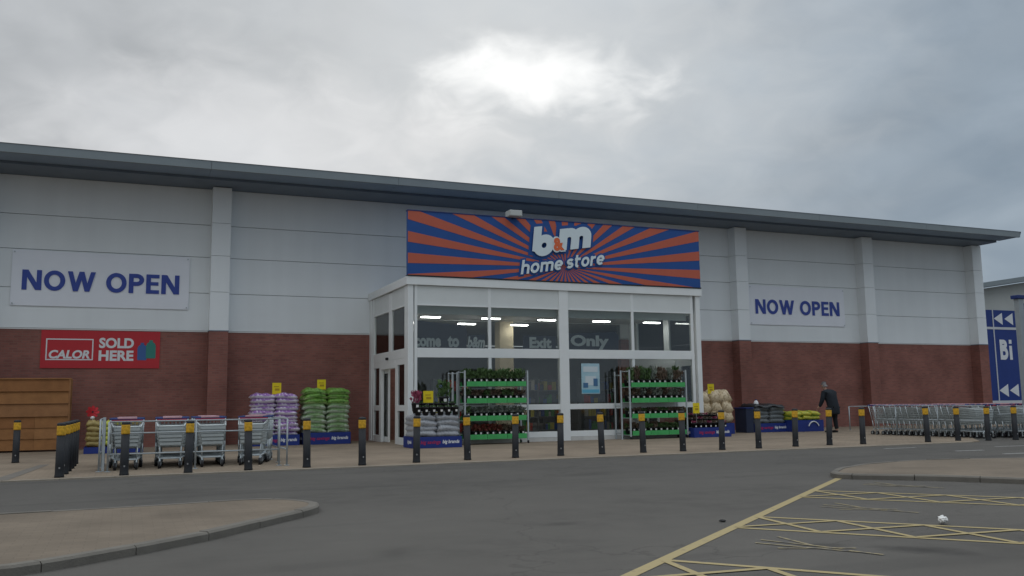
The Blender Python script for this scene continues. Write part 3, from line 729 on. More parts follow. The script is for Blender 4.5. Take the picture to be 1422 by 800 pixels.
mb = MB(); pts = [(-1.0, 0), (0.98, 0), (1.0, 0.5), (0.85, 0.62), (-1.0, 0.53)]
mb.quad([(x, 0, z) for x, z in pts]); mb.quad([(x, 0.03, z) for x, z in reversed(pts)])
for (x, z), (x2, z2) in zip(pts, pts[1:] + pts[:1]): mb.quad([(x, 0.03, z), (x2, 0.03, z2), (x2, 0, z2), (x, 0, z)])
mb.build('board', BOARD, w3)
lettering('lettering', 'Only', GREYTXT, w3, (-0.12, -0.004, 0.25), width=1.45, height=0.48, bold=0.045)
# poster on the glass
po = thing('window_poster', 'pale blue poster stuck on the porch glass right of the centre post', 'poster', (14.16, PYF + 0.03, 1.53))
MB().box(-0.34, 0.34, 0, 0.008, 0, 1.0).build('sheet', mat('poster_blue', (0.32, 0.52, 0.62), 0.5, 0, 0.1, 4, color2=(0.45, 0.62, 0.68)), po)
MB().box(-0.27, 0.27, -0.004, -0.001, 0.72, 0.9).box(-0.2, 0.2, -0.004, -0.001, 0.28, 0.58).build('white_print', mat('poster_white', (0.6, 0.68, 0.72), 0.5), po)
MB().box(0.1, 0.26, -0.008, -0.005, 0.25, 0.5).box(-0.28, -0.1, -0.008, -0.005, 0.2, 0.36).build('dark_print', mat('poster_dark', (0.07, 0.17, 0.32), 0.5), po)
MB().box(-0.32, 0.32, -0.004, -0.001, 0.03, 0.14).build('foot_band', mat('poster_cyan', (0.12, 0.42, 0.6), 0.5), po)

# goods inside the store, glimpsed through the glass
gcols = [(0.07, 0.08, 0.10), (0.14, 0.14, 0.15), (0.50, 0.06, 0.05), (0.07, 0.28, 0.08), (0.48, 0.45, 0.40), (0.06, 0.12, 0.36), (0.50, 0.42, 0.08)]
gm = [mat('goods_%d' % i, c, 0.6) for i, c in enumerate(gcols)]
SHELFM = mat('shelf_metal', (0.16, 0.17, 0.18), 0.6)
desc = ['nearest the left porch door', 'left of the cream column', 'just right of the cream column', 'behind the blue poster', 'behind the right plant rack']
for i, (x, y) in enumerate(((9.9, 3.2), (11.7, 2.4), (14.6, 2.2), (16.3, 3.0), (18.0, 2.0))):
    sh = thing('store_shelf', 'dark stocked shelf unit inside the store, %s' % desc[i], 'shelf', (x, y, 0.024), 0, 'shelves inside the store')
    MB().box(-0.75, -0.71, -0.25, 0.25, 0, 2.2).box(0.71, 0.75, -0.25, 0.25, 0, 2.2).box(-0.71, 0.71, 0.2, 0.24, 0.05, 2.2).build('frame', SHELFM, sh)
    for z in (0.08, 0.62, 1.16, 1.7):
        MB().box(-0.708, 0.708, -0.25, 0.198, z, z + 0.04).build('shelf', SHELFM, sh)
        mb = MB(); xx = -0.68
        while xx < 0.6:
            w_ = random.uniform(0.08, 0.2); mb.box(xx, min(xx + w_, .69), -0.2, 0.15, z + 0.042, z + 0.042 + random.uniform(0.18, 0.42), random.randrange(7)); xx += w_ + 0.012
        mb.build('stock', gm, sh)['kind'] = 'stuff'

# ================================================================== SHOP SIGN
sg = thing('shop_sign', 'wide orange and blue sunburst sign lettered b&m home store above the porch', 'sign', (13.21, -4.86, 5.2))
SX0, SX1, SZ0, SZ1 = 7.84 - 13.21, 18.6 - 13.21, 0.0, 2.06
MB().box(SX0, SX1, 0.0, 0.16, SZ0, SZ1).build('board', SIGNBLUE, sg)
MB().box(SX0 - .02, SX1 + .02, -0.02, 0.17, SZ0 - 0.006, SZ0 + 0.03).build('bottom_trim', BLACK, sg)
MB().box(SX0 - .02, SX1 + .02, -0.015, 0.17, SZ1 - 0.012, SZ1 + 0.02).build('top_trim', NAVY, sg)
CXs, CZs, KS = 0.05, 0.53, 1.6
def edge_hit(phi):
    dx = math.cos(phi) ; dz = math.sin(phi) / KS
    t = 1e9
    if dx > 1e-9: t = min(t, (SX1 - CXs) / dx)
    if dx < -1e-9: t = min(t, (SX0 - CXs) / dx)
    if dz > 1e-9: t = min(t, (SZ1 - 0.014 - CZs) / dz)
    if dz < -1e-9: t = min(t, (SZ0 + 0.032 - CZs) / dz)
    return (CXs + dx * t, CZs + dz * t)
corners = [math.atan2((z - CZs) * KS, x - CXs) % (2 * PI) for x in (SX0, SX1) for z in (SZ0 + .032, SZ1 - .014)]
for n in range(32):
    a0 = rad(-3.2 + 11.25 * n); a1 = a0 + rad(5.5)
    ang = [a0] + sorted(a for c in corners for a in (c, c + 2 * PI, c - 2 * PI) if a0 < a < a1) + [a1]
    mb = MB(); outer = [edge_hit(a) for a in ang]
    pts = [(CXs, CZs)] + outer
    mb.quad([(x, -0.005, z) for x, z in pts]); mb.quad([(x, -0.001, z) for x, z in reversed(pts)])
    for (x, z), (x2, z2) in zip(pts, pts[1:] + pts[:1]): mb.quad([(x, -0.001, z), (x2, -0.001, z2), (x2, -0.005, z2), (x, -0.005, z)])
    mb.build('sunburst_ray', ORANGE, sg)
rt = rad(8.8)
def signword(nm, body, cx, cz, w, h, t, gap, shear, g, y, cap=1.0):
    signwriting(nm + '_outline', body, SIGNBLUE, sg, (cx, -0.012, cz), w, h, t, gap, shear, rt, g, 0.004, cap)
    signwriting(nm, body, PALETEXT, sg, (cx, y, cz), w, h, t, gap, shear, rt, 0.0, 0.022, cap)
signword('word', 'home', -0.81, 0.545, 1.52, 0.46, 0.185, 0.10, 0.31, 0.14, -0.05)
signword('word', 'store', 0.80, 0.80, 1.44, 0.46, 0.185, 0.10, 0.31, 0.14, -0.05)
signword('letter', 'b', 12.46 - 13.21, 6.545 - 5.2, 0.80, 0.98, 0.27, 0.1, 0.27, 0.11, -0.06)
signword('letter', 'm', 13.62 - 13.21, 6.70 - 5.2, 1.22, 0.72, 0.29, 0.1, 0.27, 0.11, -0.06, 0.7)
lettering('ampersand_outline', '&', PALETEXT, sg, (12.98 - 13.21, -0.088, 6.46 - 5.2), width=0.48, height=0.54, bold=0.09, rot=rt, thick=0.004)
lettering('ampersand', '&', mat('sign_red', (0.75, 0.16, 0.06), 0.5), sg, (12.98 - 13.21, -0.094, 6.46 - 5.2), width=0.38, height=0.44, bold=0.05, rot=rt, thick=0.01)
# sign supports behind
for x in (-4.6, -1.6, 1.6, 4.6): MB().box(x - 0.05, x + 0.05, 0.161, 0.26, -0.005, 1.9).build('support', GALV, sg)
# floodlight on top of the sign
fl = thing('floodlight', 'small pale floodlight mounted on top of the sunburst sign', 'light', (11.38, -4.86, 7.2))
MB().box(-0.03, 0.03, 0.0, 0.06, -0.0, 0.12).build('bracket', GALV, fl)
MB().box(-0.22, 0.22, -0.3, 0.1, 0.06, 0.26).build('housing', mat('lamp_housing', (0.45, 0.48, 0.46), 0.5, 0, .1, 5), fl, bevel=0.02)
MB().box(-0.19, 0.19, -0.305, -0.3, 0.09, 0.23).build('lens', mat('lamp_lens', (0.55, 0.58, 0.56), 0.2), fl)

# ================================================================== BANNERS AND GAS SIGN
BANNER = mat('banner_vinyl', (0.84, 0.87, 0.93), 0.55, 0, 0.025, 1.2)
def banner(label, x0, x1, z0, z1):
    o = thing('now_open_banner', label, 'banner', ((x0 + x1) / 2, -0.035, z0), 0, 'now open banners')
    nx, nz = 24, 10; w = x1 - x0; h = z1 - z0; mb = MB()
    P = [[(-w / 2 + w * i / nx, -0.004 * math.sin(i * 0.33 + j * 0.2) - 0.003 * math.sin(j * 0.5), h * j / nz - 0.02 * math.sin(PI * i / nx) * (1 if j == nz else 0)) for i in range(nx + 1)] for j in range(nz + 1)]
    for j in range(nz):
        for i in range(nx): mb.quad([P[j][i], P[j][i + 1], P[j + 1][i + 1], P[j + 1][i]], 0, False)
    s = weld(mb.build('sheet', BANNER, o))
    md = s.modifiers.new('thickness', 'SOLIDIFY'); md.thickness = 0.004
    for kx, (wd, cx_, ww) in enumerate((('NOW', -w * 0.243, w * 0.40), ('OPEN', w * 0.229, w * 0.425))):
        signwriting('lettering', wd, BLUEPRINT, o, (cx_, -0.02, h * 0.46), ww, 0.63, 0.205, 0.095, thick=0.003)
    for sx_ in (-w / 2 + 0.06, w / 2 - 0.06):
        for z in (0.06, h - 0.08): MB().tube((sx_, -0.02, z), (sx_, -0.032, z), 0.025, n=8).build('eyelet', GALV, o)
banner('white NOW OPEN banner on the grey wall at the far left above the red sign', -3.42, 1.76, 4.45, 6.2)
banner('white NOW OPEN banner on the grey wall between the right-hand pilasters', 24.45, 29.7, 4.46, 6.16)
REDS = mat('sign_red_panel', (0.52, 0.035, 0.045), 0.5, 0, 0.05, 2)
gs = thing('gas_sign', 'red CALOR SOLD HERE sign on the brick wall below the left banner', 'sign', (-0.79, -0.03, 2.52))
MB().box(-1.72, 1.72, 0, 0.025, 0, 1.18).build('board', REDS, gs)
fr = MB()
for a in ((-1.58, -0.24, 0.25, 0.285), (-1.58, -0.24, 0.885, 0.92), (-1.58, -1.545, 0.285, 0.885), (-0.275, -0.24, 0.285, 0.885)): fr.box(a[0], a[1], -0.006, -0.001, a[2], a[3])
fr.build('outline', WHITE, gs)
lettering('lettering', 'CALOR', WHITE, gs, (-0.91, -0.002, 0.43), width=1.16, height=0.27, bold=0.04, shear=0.18)
lettering('lettering', 'SOLD', WHITE, gs, (0.43, -0.002, 0.80), width=1.02, height=0.33, bold=0.04)
lettering('lettering', 'HERE', WHITE, gs, (0.43, -0.002, 0.40), width=1.02, height=0.33, bold=0.04)
for x, z, s, c in ((1.19, 0.26, 1.0, (0.06, 0.14, 0.36)), (1.45, 0.32, 1.05, (0.05, 0.24, 0.20))):
    n = 14; pts = []
    prof = [(0.13, 0), (0.14, 0.03), (0.14, 0.38), (0.11, 0.46), (0.05, 0.5), (0.05, 0.56)]
    pts = [(r_ * s, z_ * s) for r_, z_ in prof] + [(-r_ * s, z_ * s) for r_, z_ in reversed(prof)]
    yy = -0.004 - (0.002 if x > 1.3 else 0)
    mb = MB(); mb.quad([(x + a, yy, z + b) for a, b in pts]); mb.quad([(x + a, yy + .0015, z + b) for a, b in reversed(pts)])
    mb.build('bottle_print', mat('bottle_print_%d' % (x * 100), c, 0.5), gs)

# ================================================================== NEIGHBOURING BUILDING (right, far)
nb = thing('neighbour_store', 'pale neighbouring store with sloping eaves and blue window graphics at far right', 'building', (50, 10, 0))
def npart(mb, name, m): o = mb.build(name, m, nb); o.location = (-50, -10, 0); return o
npart(MB().quad([(44, 10, -.2), (80, 10, -.2), (80, 10, 12.4), (44, 10, 7.2)]).quad([(44, 10, -.2), (44, 10, 7.2), (44, 50, 7.2), (44, 50, -.2)]), 'wall', mat('neighbour_wall', (0.50, 0.52, 0.50), 0.7, 0, 0.05, 0.6))
mb = MB(); sl = 0.1464
def nz_(x): return 8.57 + (x - 50.77) * sl
for dz0, dz1, y0, y1, m, nm in ((-0.30, 0.0, 9.2, 9.3, FASCIA, 'fascia'), (-0.34, -0.05, 9.31, 9.99, DARKMETAL, 'soffit')):
    mb = MB()
    x0, x1 = 43, 80
    c = [(x0, y0, nz_(x0) + dz0), (x1, y0, nz_(x1) + dz0), (x1, y1, nz_(x1) + dz0), (x0, y1, nz_(x0) + dz0), (x0, y0, nz_(x0) + dz1), (x1, y0, nz_(x1) + dz1), (x1, y1, nz_(x1) + dz1), (x0, y1, nz_(x0) + dz1)]
    for q in ((0, 3, 2, 1), (4, 5, 6, 7), (0, 1, 5, 4), (1, 2, 6, 5), (2, 3, 7, 6), (3, 0, 4, 7)): mb.quad([c[i] for i in q])
    npart(mb, nm, m)
BLUEW = mat('window_graphic_blue', (0.018, 0.045, 0.22), 0.4, 0, 0.05, 1)
frame = mat('graphic_frame', (0.62, 0.64, 0.66), 0.5)
for (x0, x1) in ((45.0, 48.1), (48.2, 51.47), (51.55, 56.2), (56.3, 61)):
    for z0, z1 in ((0.98, 5.55), (5.72, 6.82)):
        npart(MB().box(x0, x1, 9.93, 9.985, z0, z1), 'window_graphic', BLUEW)
npart(MB().box(44.9, 61.1, 9.91, 9.975, 5.56, 5.71), 'window_rail', frame)
npart(MB().box(44.9, 61.1, 9.9, 9.975, 0.74, 0.97), 'window_sill', frame)
for x in (48.15, 51.51, 56.25): npart(MB().box(x - 0.04, x + 0.04, 9.905, 9.975, 0.98, 6.82), 'window_mullion', frame)
def arrow(x, z, s):
    mb = MB(); p = [(x - s / 2, z), (x + s / 2, z - s / 2), (x + s / 2, z + s / 2)]
    mb.quad([(a, 9.915, b) for a, b in p]); mb.quad([(a, 9.925, b) for a, b in reversed(p)])
    for (a, b), (c, d) in zip(p, p[1:] + p[:1]): mb.quad([(a, 9.925, b), (c, 9.925, d), (c, 9.915, d), (a, 9.915, b)])
    npart(mb, 'arrow', WHITE)
for x in (51.98, 52.95, 54.6): arrow(x, 6.26, 0.78)
for x in (52.0, 52.95, 54.6): arrow(x, 1.62, 0.82)
for wd, cx_, ww in (('B', 52.3, 0.72), ('i', 52.92, 0.25)): signwriting('lettering', wd, WHITE, nb, (cx_ - 50, 9.92 - 10, 4.25), ww, 1.3, 0.22, 0.1)

# square post at the right edge
pt = thing('sign_post', 'tall grey steel post with dark blue cap plate at the right edge', 'post', (26.02, -11.5, 0))
MB().box(-0.11, 0.11, -0.09, 0.09, 0, 4.33).build('column', mat('post_grey', (0.33, 0.37, 0.39), 0.5, 0.2, 0.08, 3), pt, bevel=0.01)
MB().box(-0.19, 0.24, -0.13, 0.13, 4.335, 4.45).build('cap_plate', NAVY, pt, bevel=0.01)
MB().box(-0.2, 0.2, -0.2, 0.2, 0.0, 0.03).build('base_plate', GALV, pt)
MB().box(0.112, 1.4, -0.02, 0.02, 3.2, 4.2).build('sign_plate', NAVY, pt)

# ================================================================== BOLLARDS
def make_bollard(label, loc):
    b = thing('bollard', label, 'bollard', loc, 0, 'black and amber bollards')
    MB().lathe([(0.084, 0.0), (0.084, 0.03), (0.079, 0.045), (0.077, 0.2), (0.074, 0.77)], 16).build('shaft', BLACK, b)
    MB().lathe([(0.0775, 0.765), (0.0785, 0.785), (0.0785, 0.925), (0.0775, 0.94)], 16).build('reflective_band', ORANGE_BAND, b)
    MB().lathe([(0.074, 0.935), (0.078, 0.945), (0.078, 0.975), (0.06, 0.995), (0.02, 1.0)], 16).build('cap', BLACK, b)
    MB().box(-0.013, 0.013, -0.083, -0.07, 0.16, 0.19).build('reflector', mat('dull_reflector', (0.3, 0.3, 0.3), 0.5), b)
    return b
FRONT = [(172, 0.006), (262, 1.14), (346, 2.268), (427, 3.43), (505, 4.58), (580, 5.811), (649, 7.053), (716, 8.259), (778, 9.463), (838, 10.567), (896, 11.68), (952, 12.802), (1006, 13.935), (1057, 15.067), (1108, 16.4), (1157, 17.6), (1203, 18.638), (1292, 20.824), (1336, 22.05), (1377, 23.082), (1416, 24.018)]
FY = [-12.85, -12.8, -12.75, -12.66, -12.65, -12.48, -12.3, -12.2, -12.1, -12.1, -12.16, -12.2, -12.26, -12.27, -12.1, -12.05, -12.2, -12.4, -12.35, -12.5, -12.65]
proto = None
for i, ((px, x), y) in enumerate(zip(FRONT, FY)):
    z = 0.02 if x < 22 else 0.0
    lab = 'black amber-banded bollard, %s from left in long front row' % ORD[i]
    if proto is None: proto = make_bollard(lab, (x, y + 0.08, z))
    else:
        c = copy_tree(proto); c.location = (x, y + 0.08, z); c['label'] = lab
        c.rotation_euler = (rad(random.uniform(-1.3, 1.3)), rad(random.uniform(-1.6, 1.6)), rad(random.uniform(-20, 20)))
for i, (x, y) in enumerate(((-1.09, -12.6), (-1.06, -11.75), (-1.05, -10.9), (-1.04, -10.05), (-1.04, -9.2), (-1.04, -8.3))):
    c = copy_tree(proto); c.location = (x, y, 0.02); c['label'] = 'black amber-banded bollard, %s from the kerb in the left receding row' % ORD[i]
    c['group'] = 'bollards in the receding row'
c = copy_tree(proto); c.location = (-2.36, -6.96, 0.02); c['label'] = 'lone black bollard with amber band in front of the timber panels at far left'

# ================================================================== TROLLEYS
def bars(mb, pts4, nu, nv, r):
    """grid of thin wires on a quad a,b,c,d (a-b bottom, d-c top)"""
    a, b, c, d = [Vector(p) for p in pts4]
    for i in range(nu + 1):
        t = i / nu; p = a.lerp(b, t); q = d.lerp(c, t); mb.tube(p, q, r, n=4, caps=False)
    for j in range(nv + 1):
        t = j / nv; p = a.lerp(d, t); q = b.lerp(c, t); mb.tube(p, q, r * 1.25, n=4, caps=False)
def make_trolley():
    t = thing('shopping_trolley', 'x', 'trolley')
    # front (narrow) end at y=0, handle end at y=0.95
    fb = [(-0.19, 0.02, 0.46), (0.19, 0.02, 0.46)]; ft = [(-0.23, -0.03, 0.86), (0.23, -0.03, 0.86)]
    rb = [(-0.24, 0.72, 0.40), (0.24, 0.72, 0.40)]; rt_ = [(-0.29, 0.85, 0.96), (0.29, 0.85, 0.96)]
    mb = MB()
    bars(mb, [fb[0], fb[1], ft[1], ft[0]], 9, 7, 0.006)
    bars(mb, [fb[0], rb[0], rt_[0], ft[0]], 13, 7, 0.0065); bars(mb, [fb[1], rb[1], rt_[1], ft[1]], 13, 7, 0.0065)
    bars(mb, [fb[0], fb[1], rb[1], rb[0]], 8, 9, 0.004); bars(mb, [rb[0], rb[1], rt_[1], rt_[0]], 8, 6, 0.0045)
    mb.build('basket', CHROME, t)
    for j in range(5):                      # flat slats of the front panel
        za = 0.475 + j * 0.078; k0 = (za - 0.46) / 0.4; yy_ = 0.012 - 0.05 * k0 - 0.012; ww_ = 0.185 + 0.04 * k0
        MB().box(-ww_, ww_, yy_ - 0.006, yy_, za, za + 0.052).build('slat', CHROME, t)
    fr_ = MB()
    for p in ([ft[0], ft[1]], [ft[0], rt_[0]], [ft[1], rt_[1]]): fr_.path(p, 0.012)
    fr_.build('rim', CHROME, t)
    ch = MB()
    for s in (-1, 1):
        ch.path([(s * 0.29, 0.93, 1.0), (s * 0.28, 0.80, 0.5), (s * 0.27, 0.76, 0.22), (s * 0.18, 0.0, 0.2)], 0.014)
        ch.path([(s * 0.18, 0.0, 0.2), (s * 0.18, -0.02, 0.1)], 0.013); ch.path([(s * 0.27, 0.76, 0.22), (s * 0.27, 0.8, 0.1)], 0.013)
        ch.path([(s * 0.18, 0.03, 0.2), (s * 0.19, 0.03, 0.46)], 0.011)
    ch.path([(-0.18, 0, 0.2), (0.18, 0, 0.2)], 0.014); ch.path([(-0.27, 0.76, 0.22), (0.27, 0.76, 0.22)], 0.013)
    ch.build('chassis', GALV, t)
    MB().tube((-0.31, 0.94, 1.01), (0.31, 0.94, 1.01), 0.024, n=10).build('handle', NAVY, t)
    MB().box(-0.17, 0.17, 0.905, 0.985, 1.02, 1.05).build('handle_badge', mat('pale_pink_badge', (0.62, 0.42, 0.46), 0.5, 0, 0.1, 9), t)
    MB().box(-0.27, 0.27, 0.78, 0.86, 0.97, 1.0).build('child_flap', RED_H, t)
    for s, y in ((-0.18, -0.03), (0.18, -0.03), (-0.27, 0.82), (0.27, 0.82)):
        w = MB().tube((s - 0.022, y, 0.075), (s + 0.022, y, 0.075), 0.075, n=12).build('wheel', RUBBER, t)
        MB().tube((s - 0.025, y, 0.075), (s + 0.025, y, 0.075), 0.026, n=8).build('hub', GALV, w)
        MB().box(s - 0.026, s + 0.026, y - 0.012, y + 0.012, 0.09, 0.15).build('fork', GALV, t)
    return t
tproto = make_trolley(); tfirst = True
def place_trolley(x, y, z, rz, label, group):
    global tfirst
    if tfirst: t = tproto; tfirst = False
    else: t = copy_tree(tproto)
    t.scale = (1.12, 1.0, 1.0)
    t.location = (x, y, z); t.rotation_euler = (0, 0, rz); t['label'] = label; t['group'] = group
rows = ['leftmost', 'second', 'third', 'rightmost']
for r, (x, n, rzz, yy) in enumerate(((0.03, 8, 0.0, -11.15), (0.87, 9, -0.06, -11.1), (1.72, 9, -0.02, -11.15), (2.52, 8, -0.20, -11.0))):
    for k in range(n):
        place_trolley(x - math.sin(rzz) * k * 0.21 + random.uniform(-.015, .015), yy + k * 0.21, 0.02 + 0.0, rzz + random.uniform(-0.015, 0.015),
                      'wire shopping trolley, %s from front in %s row, left bay' % (ORD[k], rows[r]), 'trolleys in the left bay')
for r, (x, y0, n) in enumerate(((24.15, -11.55, 16), (25.3, -12.2, 12), (26.45, -12.2, 8))):
    for k in range(n):
        place_trolley(x + random.uniform(-.02, .02), y0 + k * 0.235, 0.0 if y0 + k * .235 < -6 else 0.02, random.uniform(-0.02, 0.02),
                      'wire shopping trolley, %s from front in %s of right-hand park' % (ORD[k], ['left row', 'middle row', 'right row'][r]), 'trolleys in the right-hand park')
# rails of the left trolley bay
def rail_frame(label, pts, posts, loc, group, heights=(0.98, 0.75, 0.34), r=0.015, z0=0.02):
    o = thing('trolley_rail', label, 'rail', (loc[0], loc[1], z0), 0, group)
    for x, y in posts: 
        p = MB().tube((x, y, 0), (x, y, heights[0]), r + 0.004, n=10).build('post', RAILM, o)
        MB().lathe([(0.06, 0.0), (0.06, 0.012), (0.03, 0.014)], 10, c=(x, y)).build('foot', RAILM, p)
    for h in heights:
        for a, b in zip(pts[:-1], pts[1:]): MB().tube((a[0], a[1], h), (b[0], b[1], h), r, n=8).build('rail', RAILM, o)
    return o
rail_frame('galvanised rail with three bars along the front of the left trolley bay', [(-1.66, 0), (1.66, 0)], [(-1.66, 0), (-0.02, 0), (1.66, 0)], (1.36, -11.62), 'trolley bay rails')
rail_frame('galvanised side rail at the left end of the left trolley bay', [(0, 0), (0.02, 2.6)], [(0, 0), (0.02, 1.3), (0.02, 2.6)], (-0.46, -11.5), 'trolley bay rails', (1.03, 0.7, 0.34))
pn = thing('bay_sign_panel', 'narrow dark upright panel at the left end of the trolley bay', 'panel', (-0.39, -11.25, 0.02))
MB().box(-0.02, 0.02, -0.12, 0.5, 0.05, 1.05).build('panel', mat('dark_panel', (0.03, 0.045, 0.07), 0.5), pn, bevel=0.01)
MB().box(-0.025, 0.025, -0.14, -0.122, 0.0, 1.07).build('edge', GALV, pn)
rail_frame('galvanised side rail at the right end of the left trolley bay', [(0, 0), (0.0, 2.4)], [(0, 0), (0.0, 1.2), (0.0, 2.4)], (3.17, -11.7), 'trolley bay rails', (0.98, 0.34))
# right-hand park rails
rail_frame('galvanised rail along the left side of the right-hand trolley park', [(0, 0), (0, 1.7), (0, 3.4), (0, 4.3)], [(0, 0), (0, 1.7), (0, 3.4), (0, 4.3)], (23.62, -11.9), 'right trolley park rails', (1.0, 0.55), z0=0.0)
rail_frame('galvanised rail along the front of the right-hand trolley park', [(0, 0), (1.1, 0), (3.6, 0)], [(1.1, 0), (3.6, 0)], (23.7, -12.3), 'right trolley park rails', (0.98, 0.74), z0=0.0)
rail_frame('thin empty rail against the brick wall left of the right-hand trolleys', [(0, 0), (1.5, 0)], [(0, 0), (1.5, 0)], (26.35, -3.5), 'right trolley park rails', (0.92,), 0.018)

# ================================================================== PALLET DISPLAYS
def bag_mesh(name, w, d, h, m, seed, sag=0.3):
    rnd = random.Random(seed); nx, ny = 12, 8; mb = MB()
    ph = [rnd.uniform(0, 6) for _ in range(4)]
    top = []; bot = []
    for j in range(ny + 1):
        rt1 = []; rb1 = []
        for i in range(nx + 1):
            u = -1 + 2 * i / nx; v = -1 + 2 * j / ny
            k = (1 - abs(u) ** 6) ** 0.55 * (1 - abs(v) ** 5) ** 0.6
            wob = 1 + 0.16 * math.sin(u * 5 + ph[0]) * math.sin(v * 4 + ph[1]) + 0.10 * math.sin(u * 9 + ph[3])
            ex = 1 - 0.03 * (1 - abs(v)) * math.sin(u * 2 + ph[2])
            x = u * w / 2 * ex; y = v * d / 2
            zt = h * 0.5 + h * 0.5 * k * wob; zb = h * 0.5 - h * 0.46 * k
            dz = -sag * h * abs(u) ** 3 * 0.5 + 0.06 * h * math.sin(u * 3 + ph[2])
            rt1.append((x, y, zt + dz)); rb1.append((x, y, zb + dz))
        top.append(rt1); bot.append(rb1)
    for j in range(ny):
        for i in range(nx):
            mb.quad([top[j][i], top[j][i + 1], top[j + 1][i + 1], top[j + 1][i]], 0, True)
            mb.quad([bot[j][i], bot[j + 1][i], bot[j + 1][i + 1], bot[j][i + 1]], 0, True)
    me = mb.mesh(name, m)
    bm = bmesh.new(); bm.from_mesh(me); bmesh.ops.remove_doubles(bm, verts=bm.verts, dist=0.0005); bm.to_mesh(me); bm.free()
    for p in me.polygons: p.use_smooth = True
    return me
def bag_mat(name, ctop, cside, split=0.45, c3=None):
    """printed sack: colour panels printed on the film"""
    m = bpy.data.materials.new(name); m.use_nodes = True
    nt = m.node_tree; N = nt.nodes; L = nt.links; b = N['Principled BSDF']
    t = N.new('ShaderNodeTexCoord'); s = N.new('ShaderNodeSeparateXYZ'); L.new(t.outputs['Object'], s.inputs[0])
    n = N.new('ShaderNodeTexNoise'); n.inputs['Scale'].default_value = 7; n.inputs['Detail'].default_value = 3; L.new(t.outputs['Object'], n.inputs['Vector'])
    a = N.new('ShaderNodeMath'); a.operation = 'MULTIPLY_ADD'; L.new(n.outputs[0], a.inputs[0]); a.inputs[1].default_value = 0.10; L.new(s.outputs['Z'], a.inputs[2])
    r = N.new('ShaderNodeMapRange'); L.new(a.outputs[0], r.inputs[0]); r.inputs[1].default_value = split - 0.012; r.inputs[2].default_value = split + 0.012
    mx = N.new('ShaderNodeMix'); mx.data_type = 'RGBA'; mx.inputs[6].default_value = (*cside, 1); mx.inputs[7].default_value = (*ctop, 1)
    L.new(r.outputs[0], mx.inputs[0])
    out = mx.outputs[2]
    if c3:
        n2 = N.new('ShaderNodeTexNoise'); n2.inputs['Scale'].default_value = 11; L.new(t.outputs['Object'], n2.inputs['Vector'])
        r2 = N.new('ShaderNodeMapRange'); L.new(n2.outputs[0], r2.inputs[0]); r2.inputs[1].default_value = 0.56; r2.inputs[2].default_value = 0.6
        m2 = N.new('ShaderNodeMix'); m2.data_type = 'RGBA'; L.new(r2.outputs[0], m2.inputs[0]); L.new(out, m2.inputs[6]); m2.inputs[7].default_value = (*c3, 1); out = m2.outputs[2]
    L.new(out, b.inputs['Base Color']); b.inputs['Roughness'].default_value = 0.35; b.inputs['Specular IOR Level'].default_value = 0.4
    bp2 = N.new('ShaderNodeBump'); bp2.inputs['Strength'].default_value = 0.4; bp2.inputs['Distance'].default_value = 0.02
    n3 = N.new('ShaderNodeTexNoise'); n3.inputs['Scale'].default_value = 14; n3.inputs['Detail'].default_value = 4; L.new(t.outputs['Object'], n3.inputs['Vector'])
    L.new(n3.outputs[0], bp2.inputs['Height']); L.new(bp2.outputs[0], b.inputs['Normal'])
    return m
WOODP = mat('pallet_wood', (0.32, 0.23, 0.13), 0.85, 0, 0.2, 5)
WRAP = mat('pallet_wrap_blue', (0.02, 0.04, 0.22), 0.5, 0, 0.1, 4)
REDTXT = mat('wrap_red_print', (0.40, 0.03, 0.10), 0.5)
def pallet(label, x, y, w, d, h=0.36, text=True, rz=0):
    p = thing('display_pallet', label, 'pallet', (x, y, 0.02), rz, 'blue-wrapped display pallets')
    for yy in (-d / 2 + 0.06, 0, d / 2 - 0.06): MB().box(-w / 2 + 0.02, w / 2 - 0.02, yy - 0.05, yy + 0.05, 0.0, 0.1).build('bearer', WOODP, p)
    for i in range(6):
        xx = -w / 2 + 0.08 + i * (w - 0.16) / 5; MB().box(xx - 0.05, xx + 0.05, -d / 2 + 0.02, d / 2 - 0.02, 0.102, 0.125).build('deck_board', WOODP, p)
    for nm, a in (('front', (-w / 2, w / 2, -d / 2 - 0.012, -d / 2)), ('back', (-w / 2, w / 2, d / 2, d / 2 + 0.012)), ('l', (-w / 2 - 0.012, -w / 2, -d / 2, d / 2)), ('r', (w / 2, w / 2 + 0.012, -d / 2, d / 2))):
        MB().box(a[0], a[1], a[2], a[3], 0.005, h).build('wrap_board', WRAP, p)
    if text:
        lettering('lettering', 'big savings', REDTXT, p, (-w * 0.16, -d / 2 - 0.013, h * 0.48), width=w * 0.42, height=0.13, bold=0.02, shear=0.2)
        lettering('lettering', 'big brands', WHITE, p, (w * 0.27, -d / 2 - 0.013, h * 0.5), width=w * 0.36, height=0.13, bold=0.03, shear=0.2)
        lettering('lettering', 'big brands', WHITE, p, (-w / 2 - 0.013, -d * 0.1, h * 0.5), width=d * 0.36, height=0.13, bold=0.03, shear=0.2, rz=-PI / 2)
    return p
def card(label, x, y, z0, z1, w=0.26, rz=0, base=None):
    c = thing('price_card', label, 'price card', (x, y, base if base is not None else z0 - 0.12), rz, 'yellow price cards')
    zb = c.location.z
    MB().tube((0, 0.012, 0), (0, 0.012, z1 - zb - 0.05), 0.008, n=6).build('stick', GALV, c)
    MB().box(-w / 2, w / 2, -0.006, 0.003, z0 - zb, z1 - zb).build('card', YELLOW, c)
    h = z1 - z0
    MB().box(-w * 0.3, w * 0.25, -0.009, -0.0065, z0 - zb + h * 0.62, z0 - zb + h * 0.70).box(-w * 0.2, w * 0.3, -0.009, -0.0065, z0 - zb + h * 0.3, z0 - zb + h * 0.5).build('print', mat('card_print', (0.45, 0.30, 0.02), 0.6), c)
